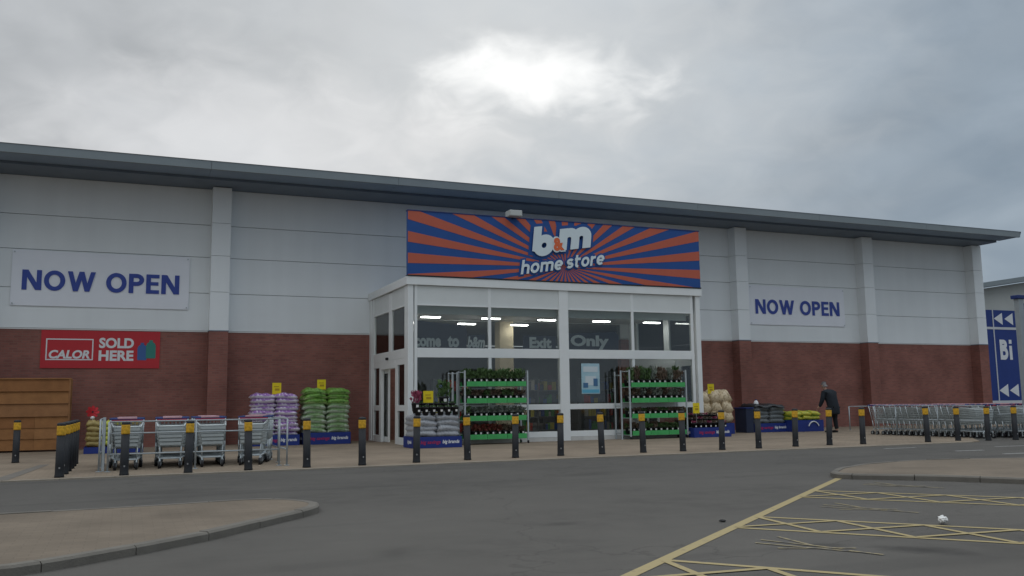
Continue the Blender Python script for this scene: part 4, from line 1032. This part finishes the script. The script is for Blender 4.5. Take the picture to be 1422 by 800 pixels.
def bag_stack(name, cat, what, pname, x, y, cols, layers, w, d, h, mats_by_layer, z0=0.15, rowsd=1, jitter=0.02, group=None, sag=0.3):
    meshes = {}
    for L_ in range(layers):
        for c in range(cols):
            for r in range(rowsd):
                m = mats_by_layer(L_, c)
                key = (m.name, (L_ * 3 + c * 5) % 7)
                if key not in meshes: meshes[key] = bag_mesh(name, w * 1.04, d * 0.97, h * 1.5, m, hash(key[1]) + len(meshes), sag)
                cx = x + (c - (cols - 1) / 2) * w + random.uniform(-jitter, jitter)
                cy = y + (r - (rowsd - 1) / 2) * d + random.uniform(-jitter, jitter) * 1.5
                o = inst(name, meshes[key], None, (cx, cy, z0 + L_ * h), random.uniform(-0.09, 0.09))
                o.rotation_euler = (rad(random.uniform(-1.5, 1.5)), rad(random.uniform(-3, 3)), o.rotation_euler[2])
                colw = {2: ['left', 'right'], 3: ['left', 'middle', 'right'], 4: ['leftmost', 'second', 'third', 'rightmost'], 1: ['only']}[cols][c]
                lab = '%s, %s column, %s layer up, %s' % (what, colw, ORD[L_], pname)
                if rowsd > 1: lab = '%s, %s column, %s layer up, %s on %s' % (what, colw, ORD[L_], ['front', 'back'][r], pname)
                tag(o, lab, cat, group or name + ' stacks')
# purple
PUR = bag_mat('purple_sack', (0.34, 0.17, 0.48), (0.82, 0.78, 0.86), 0.145, (0.80, 0.74, 0.84))
PUR2 = bag_mat('purple_sack_pale', (0.30, 0.13, 0.44), (0.84, 0.80, 0.87), 0.155, (0.74, 0.66, 0.80))
pallet('blue-wrapped pallet under the purple and white sacks', 4.38, -1.55, 1.42, 1.1, 0.34)
bag_stack('compost_sack', 'sack', 'purple and white sack', 'pallet by the trolleys', 4.36, -1.55, 2, 10, 0.73, 1.05, 0.128, lambda l, c: (PUR, PUR2)[(l + c) % 2 if l < 5 else 0 if (l * 7 + c) % 3 else 1], 0.32, jitter=0.04)
GRN = bag_mat('green_sack', (0.17, 0.36, 0.06), (0.42, 0.55, 0.24), 0.12, (0.08, 0.19, 0.035))
GRN2 = bag_mat('green_sack_pale', (0.20, 0.34, 0.14), (0.52, 0.60, 0.48), 0.16, (0.30, 0.44, 0.22))
pallet('blue-wrapped pallet under the green sacks left of the porch', 5.98, -1.55, 1.5, 1.1, 0.38)
bag_stack('garden_sack', 'sack', 'green sack', 'pallet beside porch', 5.98, -1.55, 2, 9, 0.75, 1.05, 0.155, lambda l, c: GRN if l > 5 else GRN2, 0.36, sag=0.7)
card('yellow price card above the purple and white sacks', 4.42, -1.7, 1.64, 2.0, 0.28, base=1.5)
card('yellow price card above the green sacks', 5.85, -1.7, 1.78, 2.1, 0.28, base=1.6)
# silver sacks with trays of small pots
SIL = bag_mat('silver_sack', (0.42, 0.44, 0.47), (0.55, 0.57, 0.60), 0.1, (0.30, 0.32, 0.35))
pallet('blue-wrapped pallet of silver sacks at the porch left corner', 8.22, -6.1, 1.42, 1.05, 0.32)
bag_stack('silver_sack', 'sack', 'silver sack', 'pallet at porch corner', 8.22, -6.1, 2, 4, 0.70, 1.0, 0.155, lambda l, c: SIL, 0.30)
# ================================================================== PLANTS
LEAF = {
 'green': mat('leaf_green', (0.045, 0.10, 0.03), 0.6, color2=(0.10, 0.16, 0.06), vscale=8),
 'brown': mat('leaf_brown', (0.085, 0.075, 0.045), 0.6, color2=(0.17, 0.11, 0.09), vscale=9),
 'grey': mat('leaf_grey', (0.14, 0.18, 0.14), 0.6, color2=(0.27, 0.29, 0.27), vscale=9),
 'red': mat('leaf_red', (0.22, 0.025, 0.035), 0.6, color2=(0.08, 0.07, 0.03), vscale=6),
 'pink': mat('leaf_pink', (0.42, 0.08, 0.16), 0.6, color2=(0.20, 0.05, 0.09), vscale=6)}
POTM = mat('black_pot', (0.02, 0.02, 0.022), 0.6)
TAGM = mat('white_plant_tag', (0.72, 0.72, 0.70), 0.6)
TRAY = mat('green_tray', (0.07, 0.40, 0.12), 0.5, 0, 0.12, 4)
def foliage_mesh(kind, h, r, n, seed):
    rnd = random.Random(seed); mb = MB()
    for i in range(n):
        a = rnd.uniform(0, 2 * PI); rr = r * math.sqrt(rnd.random()); zz = h * (0.1 + 0.9 * rnd.random() ** 0.8)
        c = Vector((rr * math.cos(a), rr * math.sin(a), zz))
        d = Vector((math.cos(a) * 0.7 + rnd.gauss(0, .4), math.sin(a) * 0.7 + rnd.gauss(0, .4), 0.5 + rnd.random())).normalized()
        s = d.cross(Vector((rnd.gauss(0, 1), rnd.gauss(0, 1), rnd.gauss(0, 1)))).normalized()
        l = rnd.uniform(0.05, 0.09); w = l * 0.3
        mb.quad([c - d * l / 2, c + s * w, c + d * l / 2, c - s * w])
    for i in range(5):
        a = i * 1.26; mb.tube((0, 0, 0), (r * .5 * math.cos(a), r * .5 * math.sin(a), h * 0.7), 0.004, n=3, caps=False)
    return mb.mesh('foliage', LEAF[kind])
FOL = {k: [foliage_mesh(k, 0.21, 0.10, 70, 100 * i + s) for s in range(6)] for i, k in enumerate(LEAF)}
POT = MB().lathe([(0.06, 0), (0.076, 0.17), (0.082, 0.172), (0.082, 0.2), (0.07, 0.195)], 10).mesh('pot', POTM)
TAGME = MB().box(-0.024, 0.024, -0.092, -0.085, 0.115, 0.165).mesh('label_tag', TAGM)
def plant(label, x, y, z, kind, sc=1.0, hs=1.0, group=None):
    p = thing('potted_plant', label, 'plant', (x, y, z), random.uniform(-0.15, 0.15), group)
    inst('pot', POT, p); inst('label_tag', TAGME, p)
    f = inst('foliage', random.choice(FOL[kind]), p, (0, 0, 0.17), random.uniform(0, 6))
    p.scale = (sc, sc, sc); f.scale = (1.1, 1.1, hs)
    return p
def rack(label, where, x0, x1, y, zs, ztop, kinds, hs, extra_left=False):
    w = x1 - x0; d = 0.56; cx = (x0 + x1) / 2
    r = thing('plant_rack', label, 'rack', (cx, y, 0.02), 0, 'plant racks')
    for sx_ in (-w / 2, w / 2):
        for yy in (-d / 2, d / 2): MB().box(sx_ - 0.022, sx_ + 0.022, yy - 0.022, yy + 0.022, 0.09, ztop).build('upright', GALV, r)
        MB().tube((sx_, -d / 2, ztop - 0.05), (sx_, d / 2, ztop - 0.05), 0.014).build('cross_bar', GALV, r)
        for yy in (-d / 2, d / 2): MB().tube((sx_ - 0.015, yy, 0.05), (sx_ + 0.015, yy, 0.05), 0.05, n=10).build('castor', RUBBER, r)
    for z in zs: MB().box(-w / 2 + .023, w / 2 - .023, -d / 2, d / 2, z - 0.05, z - 0.03).build('shelf', GALV, r)
    tiern = ['bottom', 'second', 'third', 'top']
    for t_, z in enumerate(zs):
        zz = z - 0.028 + 0.02
        for q in range(3):
            tw = (w - 0.1) / 3; tx = x0 + 0.05 + tw * (q + 0.5)
            tr = thing('plant_tray', 'green plastic tray, %s of three on %s shelf of %s rack' % (['left', 'middle', 'right'][q], tiern[t_], where), 'tray', (tx, y, zz), 0, 'green plant trays')
            MB().box(-tw / 2 + .006, tw / 2 - .006, -d / 2 - .02, d / 2, 0.0, 0.012).build('base', TRAY, tr)
            MB().box(-tw / 2 + .006, tw / 2 - .006, -d / 2 - .035, -d / 2 - .021, -0.015, 0.135).build('front_lip', TRAY, tr)
            MB().box(-tw / 2 + .006, tw / 2 - .006, d / 2 + .001, d / 2 + .012, 0.0, 0.125).build('back_lip', TRAY, tr)
        n = 10
        for q in range(n):
            for b_ in range(2):
                px = x0 + 0.14 + (w - 0.28) * q / (n - 1) + random.uniform(-.012, .012)
                plant('potted plant, %s from left in %s line, %s shelf, %s rack' % (ORD[q], ['front', 'back'][b_], tiern[t_], where), px, y - 0.15 + 0.28 * b_, zz + 0.013, random.choice(kinds[t_]), 1.12, hs[t_] * random.uniform(0.8, 1.35), 'potted plants on the racks')
rack('galvanised plant rack with green trays left of the porch centre', 'left-hand plant', 9.42, 11.50, -5.3, (0.20, 0.76, 1.29, 1.80), 2.24, (('red', 'red', 'brown'), ('grey', 'green', 'grey'), ('brown', 'brown', 'green'), ('green',)), (0.75, 0.7, 0.75, 1.1))
rack('galvanised plant rack with green trays at the right of the porch', 'right-hand plant', 15.25, 17.45, -5.15, (0.17, 0.73, 1.24, 1.75), 2.28, (('brown', 'green'), ('brown', 'green'), ('brown', 'brown', 'grey'), ('brown', 'grey', 'green')), (0.75, 0.45, 0.85, 1.5))
sr = thing('slim_rack', 'slim empty galvanised rack standing left of the right-hand plant rack', 'rack', (15.02, -4.98, 0.02))
for yy in (-0.28, 0.12): MB().box(-0.02, 0.02, yy - 0.02, yy + 0.02, 0.0, 2.24).build('upright', GALV, sr)
for z in (0.2, 1.1, 2.1): MB().tube((0, -0.28, z), (0, 0.12, z), 0.014).build('cross_bar', GALV, sr)
er = thing('empty_rack', 'empty galvanised rack frame left of the left-hand plant rack', 'rack', (9.25, -4.75 - 0.25, 0.02))
for sx_ in (-0.1, 0.05):
    for yy in (-0.2, 0.14): MB().box(sx_ - 0.018, sx_ + 0.018, yy - 0.018, yy + 0.018, 0, 2.2).build('upright', GALV, er)
for z in (0.3, 1.2, 2.15): MB().box(-0.1, 0.05, -0.2, 0.14, z, z + 0.02).build('cross_plate', GALV, er)
# tray of small pots on the silver sacks
for q in range(6):
    for b_ in range(2):
        p = thing('small_pot', 'small black pot, %s from left in %s line on the silver sacks' % (ORD[q], ['front', 'back'][b_]), 'pot', (7.66 + q * 0.225, -6.5 + 0.3 * b_, 0.945 + 0.11 * b_), 0, 'small pots on the silver sacks')
        MB().lathe([(0.075, 0), (0.1, 0.2), (0.108, 0.2), (0.108, 0.235), (0.08, 0.23)], 10).build('pot', POTM, p)
        MB().box(-0.03, 0.03, -0.113, -0.105, 0.10, 0.16).build('label_tag', TAGM, p)
        f = inst('foliage', FOL['green'][q % 4], p, (0, 0, 0.18), q); f.scale = (0.9, 0.9, 0.45)
card('yellow price card above the silver sacks', 8.03, -6.3, 1.3, 1.64, 0.3, base=1.1)
plant('pink flowering plant on the left corner of the silver sack pallet', 7.62, -6.45, 1.0, 'pink', 1.5, 1.2)
plant('tall leafy green plant behind the small pots by the left rack', 8.62, -5.95, 1.1, 'green', 1.9, 1.3)
# pots on the right-hand pallet
pallet('blue-wrapped pallet of dark pots right of the porch', 18.33, -5.15, 1.5, 0.95, 0.33)
for lv in range(3):
    for q in range(7):
        p = thing('dark_pot', 'dark pot, %s from left, %s tier, on pallet right of porch' % (ORD[q], ['bottom', 'middle', 'top'][lv]), 'pot', (17.72 + q * 0.2, -5.45 + lv * 0.25, 0.28 + lv * 0.13), 0, 'dark pots right of the porch')
        MB().lathe([(0.075, 0), (0.095, 0.2), (0.1, 0.2), (0.1, 0.23), (0.08, 0.225)], 10).build('pot', POTM, p)
        MB().box(-0.024, 0.024, -0.105, -0.098, 0.09, 0.14).build('label_tag', TAGM, p)
        f = inst('foliage', FOL['brown' if (q + lv) % 3 else 'pink'][q % 4], p, (0, 0, 0.17), q); f.scale = (0.9, 0.9, 0.6)
card('yellow price card at the left of the dark pots', 17.75, -5.55, 0.83, 1.18, 0.26, base=0.5)
# beige sacks
BEI = bag_mat('beige_sack', (0.66, 0.54, 0.36), (0.60, 0.48, 0.32), 0.2, (0.42, 0.32, 0.19))
pallet('blue-wrapped pallet under the beige sacks right of the porch', 20.0, -3.15, 1.4, 1.0, 0.4, text=False)
bag_stack('beige_sack', 'sack', 'beige sack', 'pallet behind dark pots', 20.02, -3.15, 3, 3, 0.47, 0.9, 0.35, lambda l, c: BEI, 0.38)
card('yellow price card above the beige sacks', 19.9, -3.4, 1.5, 1.86, 0.28, base=1.3)
# grey sacks under black sheet
GRY = bag_mat('grey_sack', (0.16, 0.18, 0.19), (0.24, 0.27, 0.27), 0.12, (0.12, 0.13, 0.14))
pallet('blue-wrapped pallet of dark grey sacks by the right-hand brick wall', 22.72, -2.75, 1.55, 1.0, 0.34)
bag_stack('dark_grey_sack', 'sack', 'dark grey sack', 'pallet by right-hand wall', 22.72, -2.75, 2, 4, 0.74, 0.95, 0.16, lambda l, c: GRY, 0.32)
mb = MB(); n = 14
P = [[(-0.75 + 1.5 * i / n, -0.52 + 1.04 * j / 8, 0.05 + 0.035 * math.sin(i * 0.9) + 0.02 * math.sin(j * 1.7 + i) - (0.10 if j in (0, 8) or i in (0, n) else 0)) for i in range(n + 1)] for j in range(9)]
for j in range(8):
    for i in range(n): mb.quad([P[j][i], P[j][i + 1], P[j + 1][i + 1], P[j + 1][i]], 0, True)
sheet = tag(mb.build('plastic_sheet', mat('black_sheet', (0.02, 0.022, 0.025), 0.35, spec=0.5), None, (22.72, -2.75, 1.02)), 'crumpled black plastic sheet over the dark grey sacks', 'sheet')
weld(sheet); sheet.modifiers.new('thickness', 'SOLIDIFY').thickness = 0.006
bx = thing('navy_bin', 'dark navy upright box at the left end of the dark grey sacks', 'box', (21.73, -2.9, 0.02))
MB().box(-0.17, 0.17, -0.35, 0.35, 0.0, 0.9).build('body', mat('navy_box', (0.025, 0.035, 0.07), 0.5, 0, 0.1, 3), bx, bevel=0.015)
MB().box(-0.19, 0.19, -0.37, 0.37, 0.902, 0.95).build('lid', NAVY, bx, bevel=0.01)
wc = thing('white_jug', 'small white jug standing on the left end of the dark grey sacks', 'jug', (22.2, -3.05, 1.03))
MB().lathe([(0.085, 0.0), (0.09, 0.02), (0.09, 0.13), (0.05, 0.19), (0.03, 0.2)], 14).build('body', WHITE, wc)
MB().lathe([(0.032, 0.2), (0.032, 0.235), (0.02, 0.24)], 10).build('cap', NAVY, wc)
# yellow and green sacks
YG = bag_mat('yellow_green_sack', (0.50, 0.46, 0.05), (0.12, 0.30, 0.05), 0.12, (0.20, 0.40, 0.06))
pallet('blue-wrapped pallet of yellow and green sacks beside the person', 24.12, -3.25, 1.4, 0.95, 0.44, text=False)
for k, ox in ((0, 0.2),):
    mb = MB(); prev = None
    for i in range(11):
        a = rad(20 + i * 14); q = (ox + 0.26 * math.cos(a), 0.10 + 0.27 * math.sin(a))
        if prev: mb.box(0, 0, 0, 0, 0, 0) if False else mb.tube((prev[0], 0, prev[1]), (q[0], 0, q[1]), 0.022, n=5)
        prev = q
    tag(mb.build('white_arch', WHITE, None, (24.12, -3.76, 0.03)), 'white arched mark leaning on the front of the yellow and green sack pallet', 'arch')
bag_stack('yellow_green_sack', 'sack', 'yellow and green sack', 'pallet beside person', 24.12, -3.25, 3, 2, 0.45, 0.9, 0.15, lambda l, c: YG, 0.42)
# yellow sacks left of the trolleys
YB = bag_mat('yellow_sack', (0.60, 0.62, 0.10), (0.36, 0.20, 0.08), 0.10, (0.34, 0.46, 0.07))
YB2 = bag_mat('ochre_sack', (0.36, 0.28, 0.10), (0.26, 0.14, 0.07), 0.09, (0.40, 0.30, 0.12))
pallet('blue pallet under the small yellow sacks behind the left trolleys', -0.28, -3.2, 1.5, 0.9, 0.18, text=False)
bag_stack('yellow_sack', 'sack', 'small yellow sack', 'pallet behind left trolleys', -0.28, -3.2, 4, 5, 0.365, 0.8, 0.135, lambda l, c: YB2 if c in (0, 3) else YB, 0.19)
wm = thing('garden_windmill', 'small red garden windmill on a white stem above the yellow sacks', 'windmill', (-0.86, -3.4, 0.85))
MB().tube((0, 0, 0), (0, 0, 0.3), 0.014, n=8).build('stem', WHITE, wm)
MB().lathe([(0.045, 0.12), (0.06, 0.16), (0.045, 0.2)], 10).build('bell', WHITE, wm)
REDM = mat('windmill_red', (0.55, 0.03, 0.04), 0.45)
for i in range(8):
    a = 2 * PI * i / 8; c_, s_ = math.cos(a), math.sin(a)
    mb = MB(); pl = [(0.02, -0.01), (0.1, -0.06), (0.17, -0.035), (0.17, 0.02), (0.1, 0.035), (0.02, 0.012)]
    mb.quad([(u * c_ - v * s_, -0.03 + v * 0.3, 0.32 + u * s_ + v * c_) for u, v in pl])
    o = mb.build('blade', REDM, wm); o.modifiers.new('thickness', 'SOLIDIFY').thickness = 0.004
MB().tube((0, -0.05, 0.32), (0, 0.01, 0.32), 0.025, n=10).build('hub', BLACK, wm)

# ================================================================== TIMBER PANELS (far left)
WOODS = [mat('timber_%d' % i, c, 0.8, 0, 0.16, 3, 0.3, 30) for i, c in enumerate([(0.31, 0.145, 0.055), (0.27, 0.12, 0.045), (0.34, 0.165, 0.065), (0.29, 0.14, 0.06)])]
for k, (y, dx, h) in enumerate(((-1.25, 0, 2.12), (-1.02, 0.03, 2.10), (-0.80, -0.04, 2.13))):
    fp = thing('timber_panel', 'brown lapped timber fence panel, %s one of the stack against the left wall' % ['frontmost', 'middle', 'rearmost'][k], 'fence panel', (-3.4 + dx, y, 0.02), 0, 'stacked timber panels')
    W_ = 3.6; lv = [0.05, 0.37, 0.69, 1.02, 1.40, 1.76, h - 0.0]
    for i in range(6):
        z0, z1 = lv[i] + 0.004, lv[i + 1] - 0.002
        lap = 0.012 if i < 3 else 0.035
        for x0, x1 in ((-W_ / 2, 0.93), (0.935, W_ / 2)) if i < 3 else ((-W_ / 2, W_ / 2),):
            mb = MB(); jt = random.uniform(-0.006, 0.006)
            pr = [(-0.03 - lap + jt, z0), (0.0, z0), (0.0, z1), (-0.022 + jt, z1)]
            A_ = [(x0, a, b) for a, b in pr]; B_ = [(x1, a, b) for a, b in pr]
            mb.quad(list(reversed(A_))); mb.quad(B_)
            for u in range(4): mb.quad([A_[u], A_[(u + 1) % 4], B_[(u + 1) % 4], B_[u]])
            mb.build('board', random.choice(WOODS), fp)
    for xx in (-W_ / 2 - 0.025, W_ / 2 + 0.025): MB().box(xx - 0.025, xx + 0.025, -0.05, 0.05, 0.0, h).build('frame_post', WOODS[3], fp)
    MB().box(-W_ / 2 - 0.055, W_ / 2 + 0.055, -0.06, 0.06, h + 0.002, h + 0.035).build('top_rail', WOODS[2], fp)

# ================================================================== PERSON
def lean(p):
    a = rad(8); y, z = p[1], p[2] - 0.93
    if z <= 0: return p
    return (p[0], y * math.cos(a) + z * math.sin(a), 0.93 - y * math.sin(a) + z * math.cos(a))
def skin_mesh(name, nodes, edges_, mat_, parent, root=0, sub=2, loc=(0, 0, 0)):
    nodes = [(lean(n[0]), n[1]) for n in nodes]
    me = bpy.data.meshes.new(name); me.from_pydata([n[0] for n in nodes], edges_, []); me.materials.append(mat_)
    o = bpy.data.objects.new(name, me); col.objects.link(o); o.parent = parent; o.location = loc
    sk = o.modifiers.new('skin', 'SKIN'); sk.use_smooth_shade = True
    if not me.skin_vertices: me.skin_vertices.new()
    for i, n in enumerate(nodes):
        sv = me.skin_vertices[0].data[i]; r = n[1]; sv.radius = r if isinstance(r, tuple) else (r, r); sv.use_root = (i == root)
    o.modifiers.new('smooth', 'SUBSURF').levels = sub; o.modifiers['smooth'].render_levels = sub
    return o
SKIN = mat('skin', (0.42, 0.25, 0.18), 0.6, 0, 0.05, 8)
COAT = mat('dark_coat', (0.014, 0.019, 0.026), 0.85, 0, 0.25, 5, 0.3, 20)
TROU = mat('dark_trousers', (0.016, 0.018, 0.022), 0.9, 0, 0.2, 6)
HAIR = mat('grey_hair', (0.20, 0.19, 0.19), 0.8, 0, 0.2, 14)
per = thing('person', 'person in dark coat and trousers leaning towards the yellow and green sacks', 'person', (24.0, -5.2, 0.02), rad(12))
# local axes: +Y is the way the person faces (towards the wall, left); slightly bent forward, right arm reaching down and ahead
body = skin_mesh('body', [((0, 0.0, 0.93), (0.15, 0.11)), ((0, 0.02, 1.08), (0.14, 0.10)), ((0, 0.06, 1.26), (0.165, 0.115)), ((0, 0.11, 1.42), (0.15, 0.10)), ((0, 0.16, 1.51), 0.055), ((0, 0.20, 1.57), 0.05), ((0, 0.235, 1.64), (0.074, 0.086)), ((0, 0.25, 1.72), (0.072, 0.088)), ((0, 0.25, 1.775), (0.045, 0.055)),
    ((0.19, 0.10, 1.42), 0.062), ((0.25, 0.14, 1.17), 0.045), ((0.24, 0.30, 0.95), 0.035), ((0.235, 0.36, 0.88), (0.03, 0.04)),
    ((-0.19, 0.10, 1.42), 0.062), ((-0.33, 0.16, 1.16), 0.045), ((-0.365, 0.32, 0.91), 0.035), ((-0.37, 0.37, 0.84), (0.03, 0.04)),
    ((0.10, 0.0, 0.86), 0.095), ((0.105, 0.03, 0.48), 0.062), ((0.11, -0.03, 0.09), 0.045), ((0.115, 0.05, 0.045), (0.045, 0.04)), ((0.12, 0.17, 0.035), (0.042, 0.03)),
    ((-0.10, 0.0, 0.86), 0.095), ((-0.105, 0.10, 0.48), 0.062), ((-0.11, 0.06, 0.09), 0.045), ((-0.115, 0.14, 0.045), (0.045, 0.04)), ((-0.12, 0.26, 0.035), (0.042, 0.03))],
    [(0, 1), (1, 2), (2, 3), (3, 4), (4, 5), (5, 6), (6, 7), (7, 8), (3, 9), (9, 10), (10, 11), (11, 12), (3, 13), (13, 14), (14, 15), (15, 16), (0, 17), (17, 18), (18, 19), (19, 20), (20, 21), (0, 22), (22, 23), (23, 24), (24, 25), (25, 26)], SKIN, per)
skin_mesh('coat', [((0, -0.03, 0.62), (0.25, 0.17)), ((0, -0.03, 0.70), (0.255, 0.175)), ((0, -0.02, 0.86), (0.26, 0.18)), ((0, 0.01, 1.08), (0.255, 0.18)), ((0, 0.04, 1.28), (0.27, 0.19)), ((0, 0.09, 1.46), (0.22, 0.16)), ((0, 0.15, 1.56), 0.10),
    ((0.25, 0.09, 1.42), 0.10), ((0.31, 0.14, 1.16), 0.08), ((0.26, 0.29, 0.965), 0.056), ((-0.25, 0.10, 1.42), 0.10), ((-0.33, 0.16, 1.16), 0.08), ((-0.36, 0.30, 0.94), 0.056)],
    [(0, 1), (1, 2), (2, 3), (3, 4), (4, 5), (5, 6), (5, 7), (7, 8), (8, 9), (5, 10), (10, 11), (11, 12)], COAT, per, 5)
per.scale = (1.06, 1.06, 1.04)
skin_mesh('trousers', [((0, 0.0, 0.9), (0.16, 0.125)), ((0.10, 0.0, 0.82), 0.108), ((0.105, 0.03, 0.48), 0.083), ((0.11, -0.02, 0.10), 0.07), ((-0.10, 0.0, 0.82), 0.108), ((-0.105, 0.10, 0.48), 0.083), ((-0.11, 0.07, 0.10), 0.07)],
    [(0, 1), (1, 2), (2, 3), (0, 4), (4, 5), (5, 6)], TROU, per)
for s, yo in ((1, 0.0), (-1, 0.09)):
    skin_mesh('shoe', [((s * 0.11, yo - 0.06, 0.06), (0.05, 0.055)), ((s * 0.113, yo + 0.05, 0.05), (0.052, 0.048)), ((s * 0.118, yo + 0.17, 0.04), (0.05, 0.036)), ((s * 0.12, yo + 0.215, 0.034), (0.035, 0.026))], [(0, 1), (1, 2), (2, 3)], RUBBER, per)
skin_mesh('hair', [((0, 0.185, 1.66), (0.07, 0.045)), ((0, 0.19, 1.73), (0.083, 0.07)), ((0, 0.23, 1.79), (0.078, 0.06)), ((0, 0.29, 1.80), (0.06, 0.035))], [(0, 1), (1, 2), (2, 3)], HAIR, per, 1)
skin_mesh('face_nose', [((0, 0.325, 1.70), 0.012), ((0, 0.348, 1.665), 0.016), ((0, 0.335, 1.655), 0.012)], [(0, 1), (1, 2)], SKIN, per, 1, 1)
for s in (-1, 1):
    MB().lathe([(0.004, -0.012), (0.012, -0.006), (0.012, 0.006), (0.004, 0.012)], 8).build('eye', BLACK, per, lean((s * 0.032, 0.325, 1.705)))
    skin_mesh('ear', [((s * 0.078, 0.235, 1.665), 0.012), ((s * 0.088, 0.225, 1.70), 0.017), ((s * 0.084, 0.22, 1.725), 0.012)], [(0, 1), (1, 2)], SKIN, per, 1, 1)
for s, hx, hy, hz, dy, dz in ((1, 0.235, 0.36, 0.88, 0.55, -0.83), (-1, -0.37, 0.37, 0.84, 0.55, -0.83)):
    D_ = Vector((0, dy, dz)).normalized(); Sx = Vector((1, 0, 0)); Nn = D_.cross(Sx)
    base = Vector((hx, hy, hz))
    for q, ln in zip((-0.03, -0.01, 0.01, 0.03), (0.06, 0.075, 0.08, 0.068)):
        a = base + D_ * 0.03 + Sx * q; b = a + D_ * ln * 0.5 + Nn * 0.008; c = b + D_ * ln * 0.4 + Nn * 0.03
        skin_mesh('finger', [(tuple(a), 0.0095), (tuple(b), 0.009), (tuple(c), 0.0075)], [(0, 1), (1, 2)], SKIN, per, 0, 1)
    a = base - Sx * s * 0.03; b = a - Sx * s * 0.03 + D_ * 0.03; c = b + D_ * 0.035
    skin_mesh('thumb', [(tuple(a), 0.012), (tuple(b), 0.0105), (tuple(c), 0.0085)], [(0, 1), (1, 2)], SKIN, per, 0, 1)

# ================================================================== LITTER
mb = MB(); rnd = random.Random(4); bm = bmesh.new(); bmesh.ops.create_icosphere(bm, subdivisions=3, radius=0.05)
for v in bm.verts:
    k = 1 + 0.28 * math.sin(v.co.x * 60 + 1) * math.sin(v.co.y * 47) + rnd.uniform(-0.16, 0.16); v.co *= k; v.co.z *= 0.75; v.co.z += 0.045
me = bpy.data.meshes.new('paper'); bm.to_mesh(me); bm.free(); me.materials.append(mat('white_paper', (0.78, 0.78, 0.76), 0.8))
tag(inst('crumpled_paper', me, None, (7.68, -24.48, 0.002)), 'crumpled white paper lying on the yellow hatched bay markings', 'litter')
bm = bmesh.new(); bmesh.ops.create_icosphere(bm, subdivisions=2, radius=0.028)
for v in bm.verts: v.co *= 1 + rnd.uniform(-0.25, 0.25); v.co.x *= 1.3; v.co.z *= 0.5; v.co.z += 0.015
me = bpy.data.meshes.new('stone'); bm.to_mesh(me); bm.free(); me.materials.append(mat('dark_stone', (0.04, 0.04, 0.04), 0.9))
tag(inst('dark_stone', me, None, (5.85, -23.28, 0.0)), 'small dark stone on the asphalt left of the yellow bay line', 'stone')
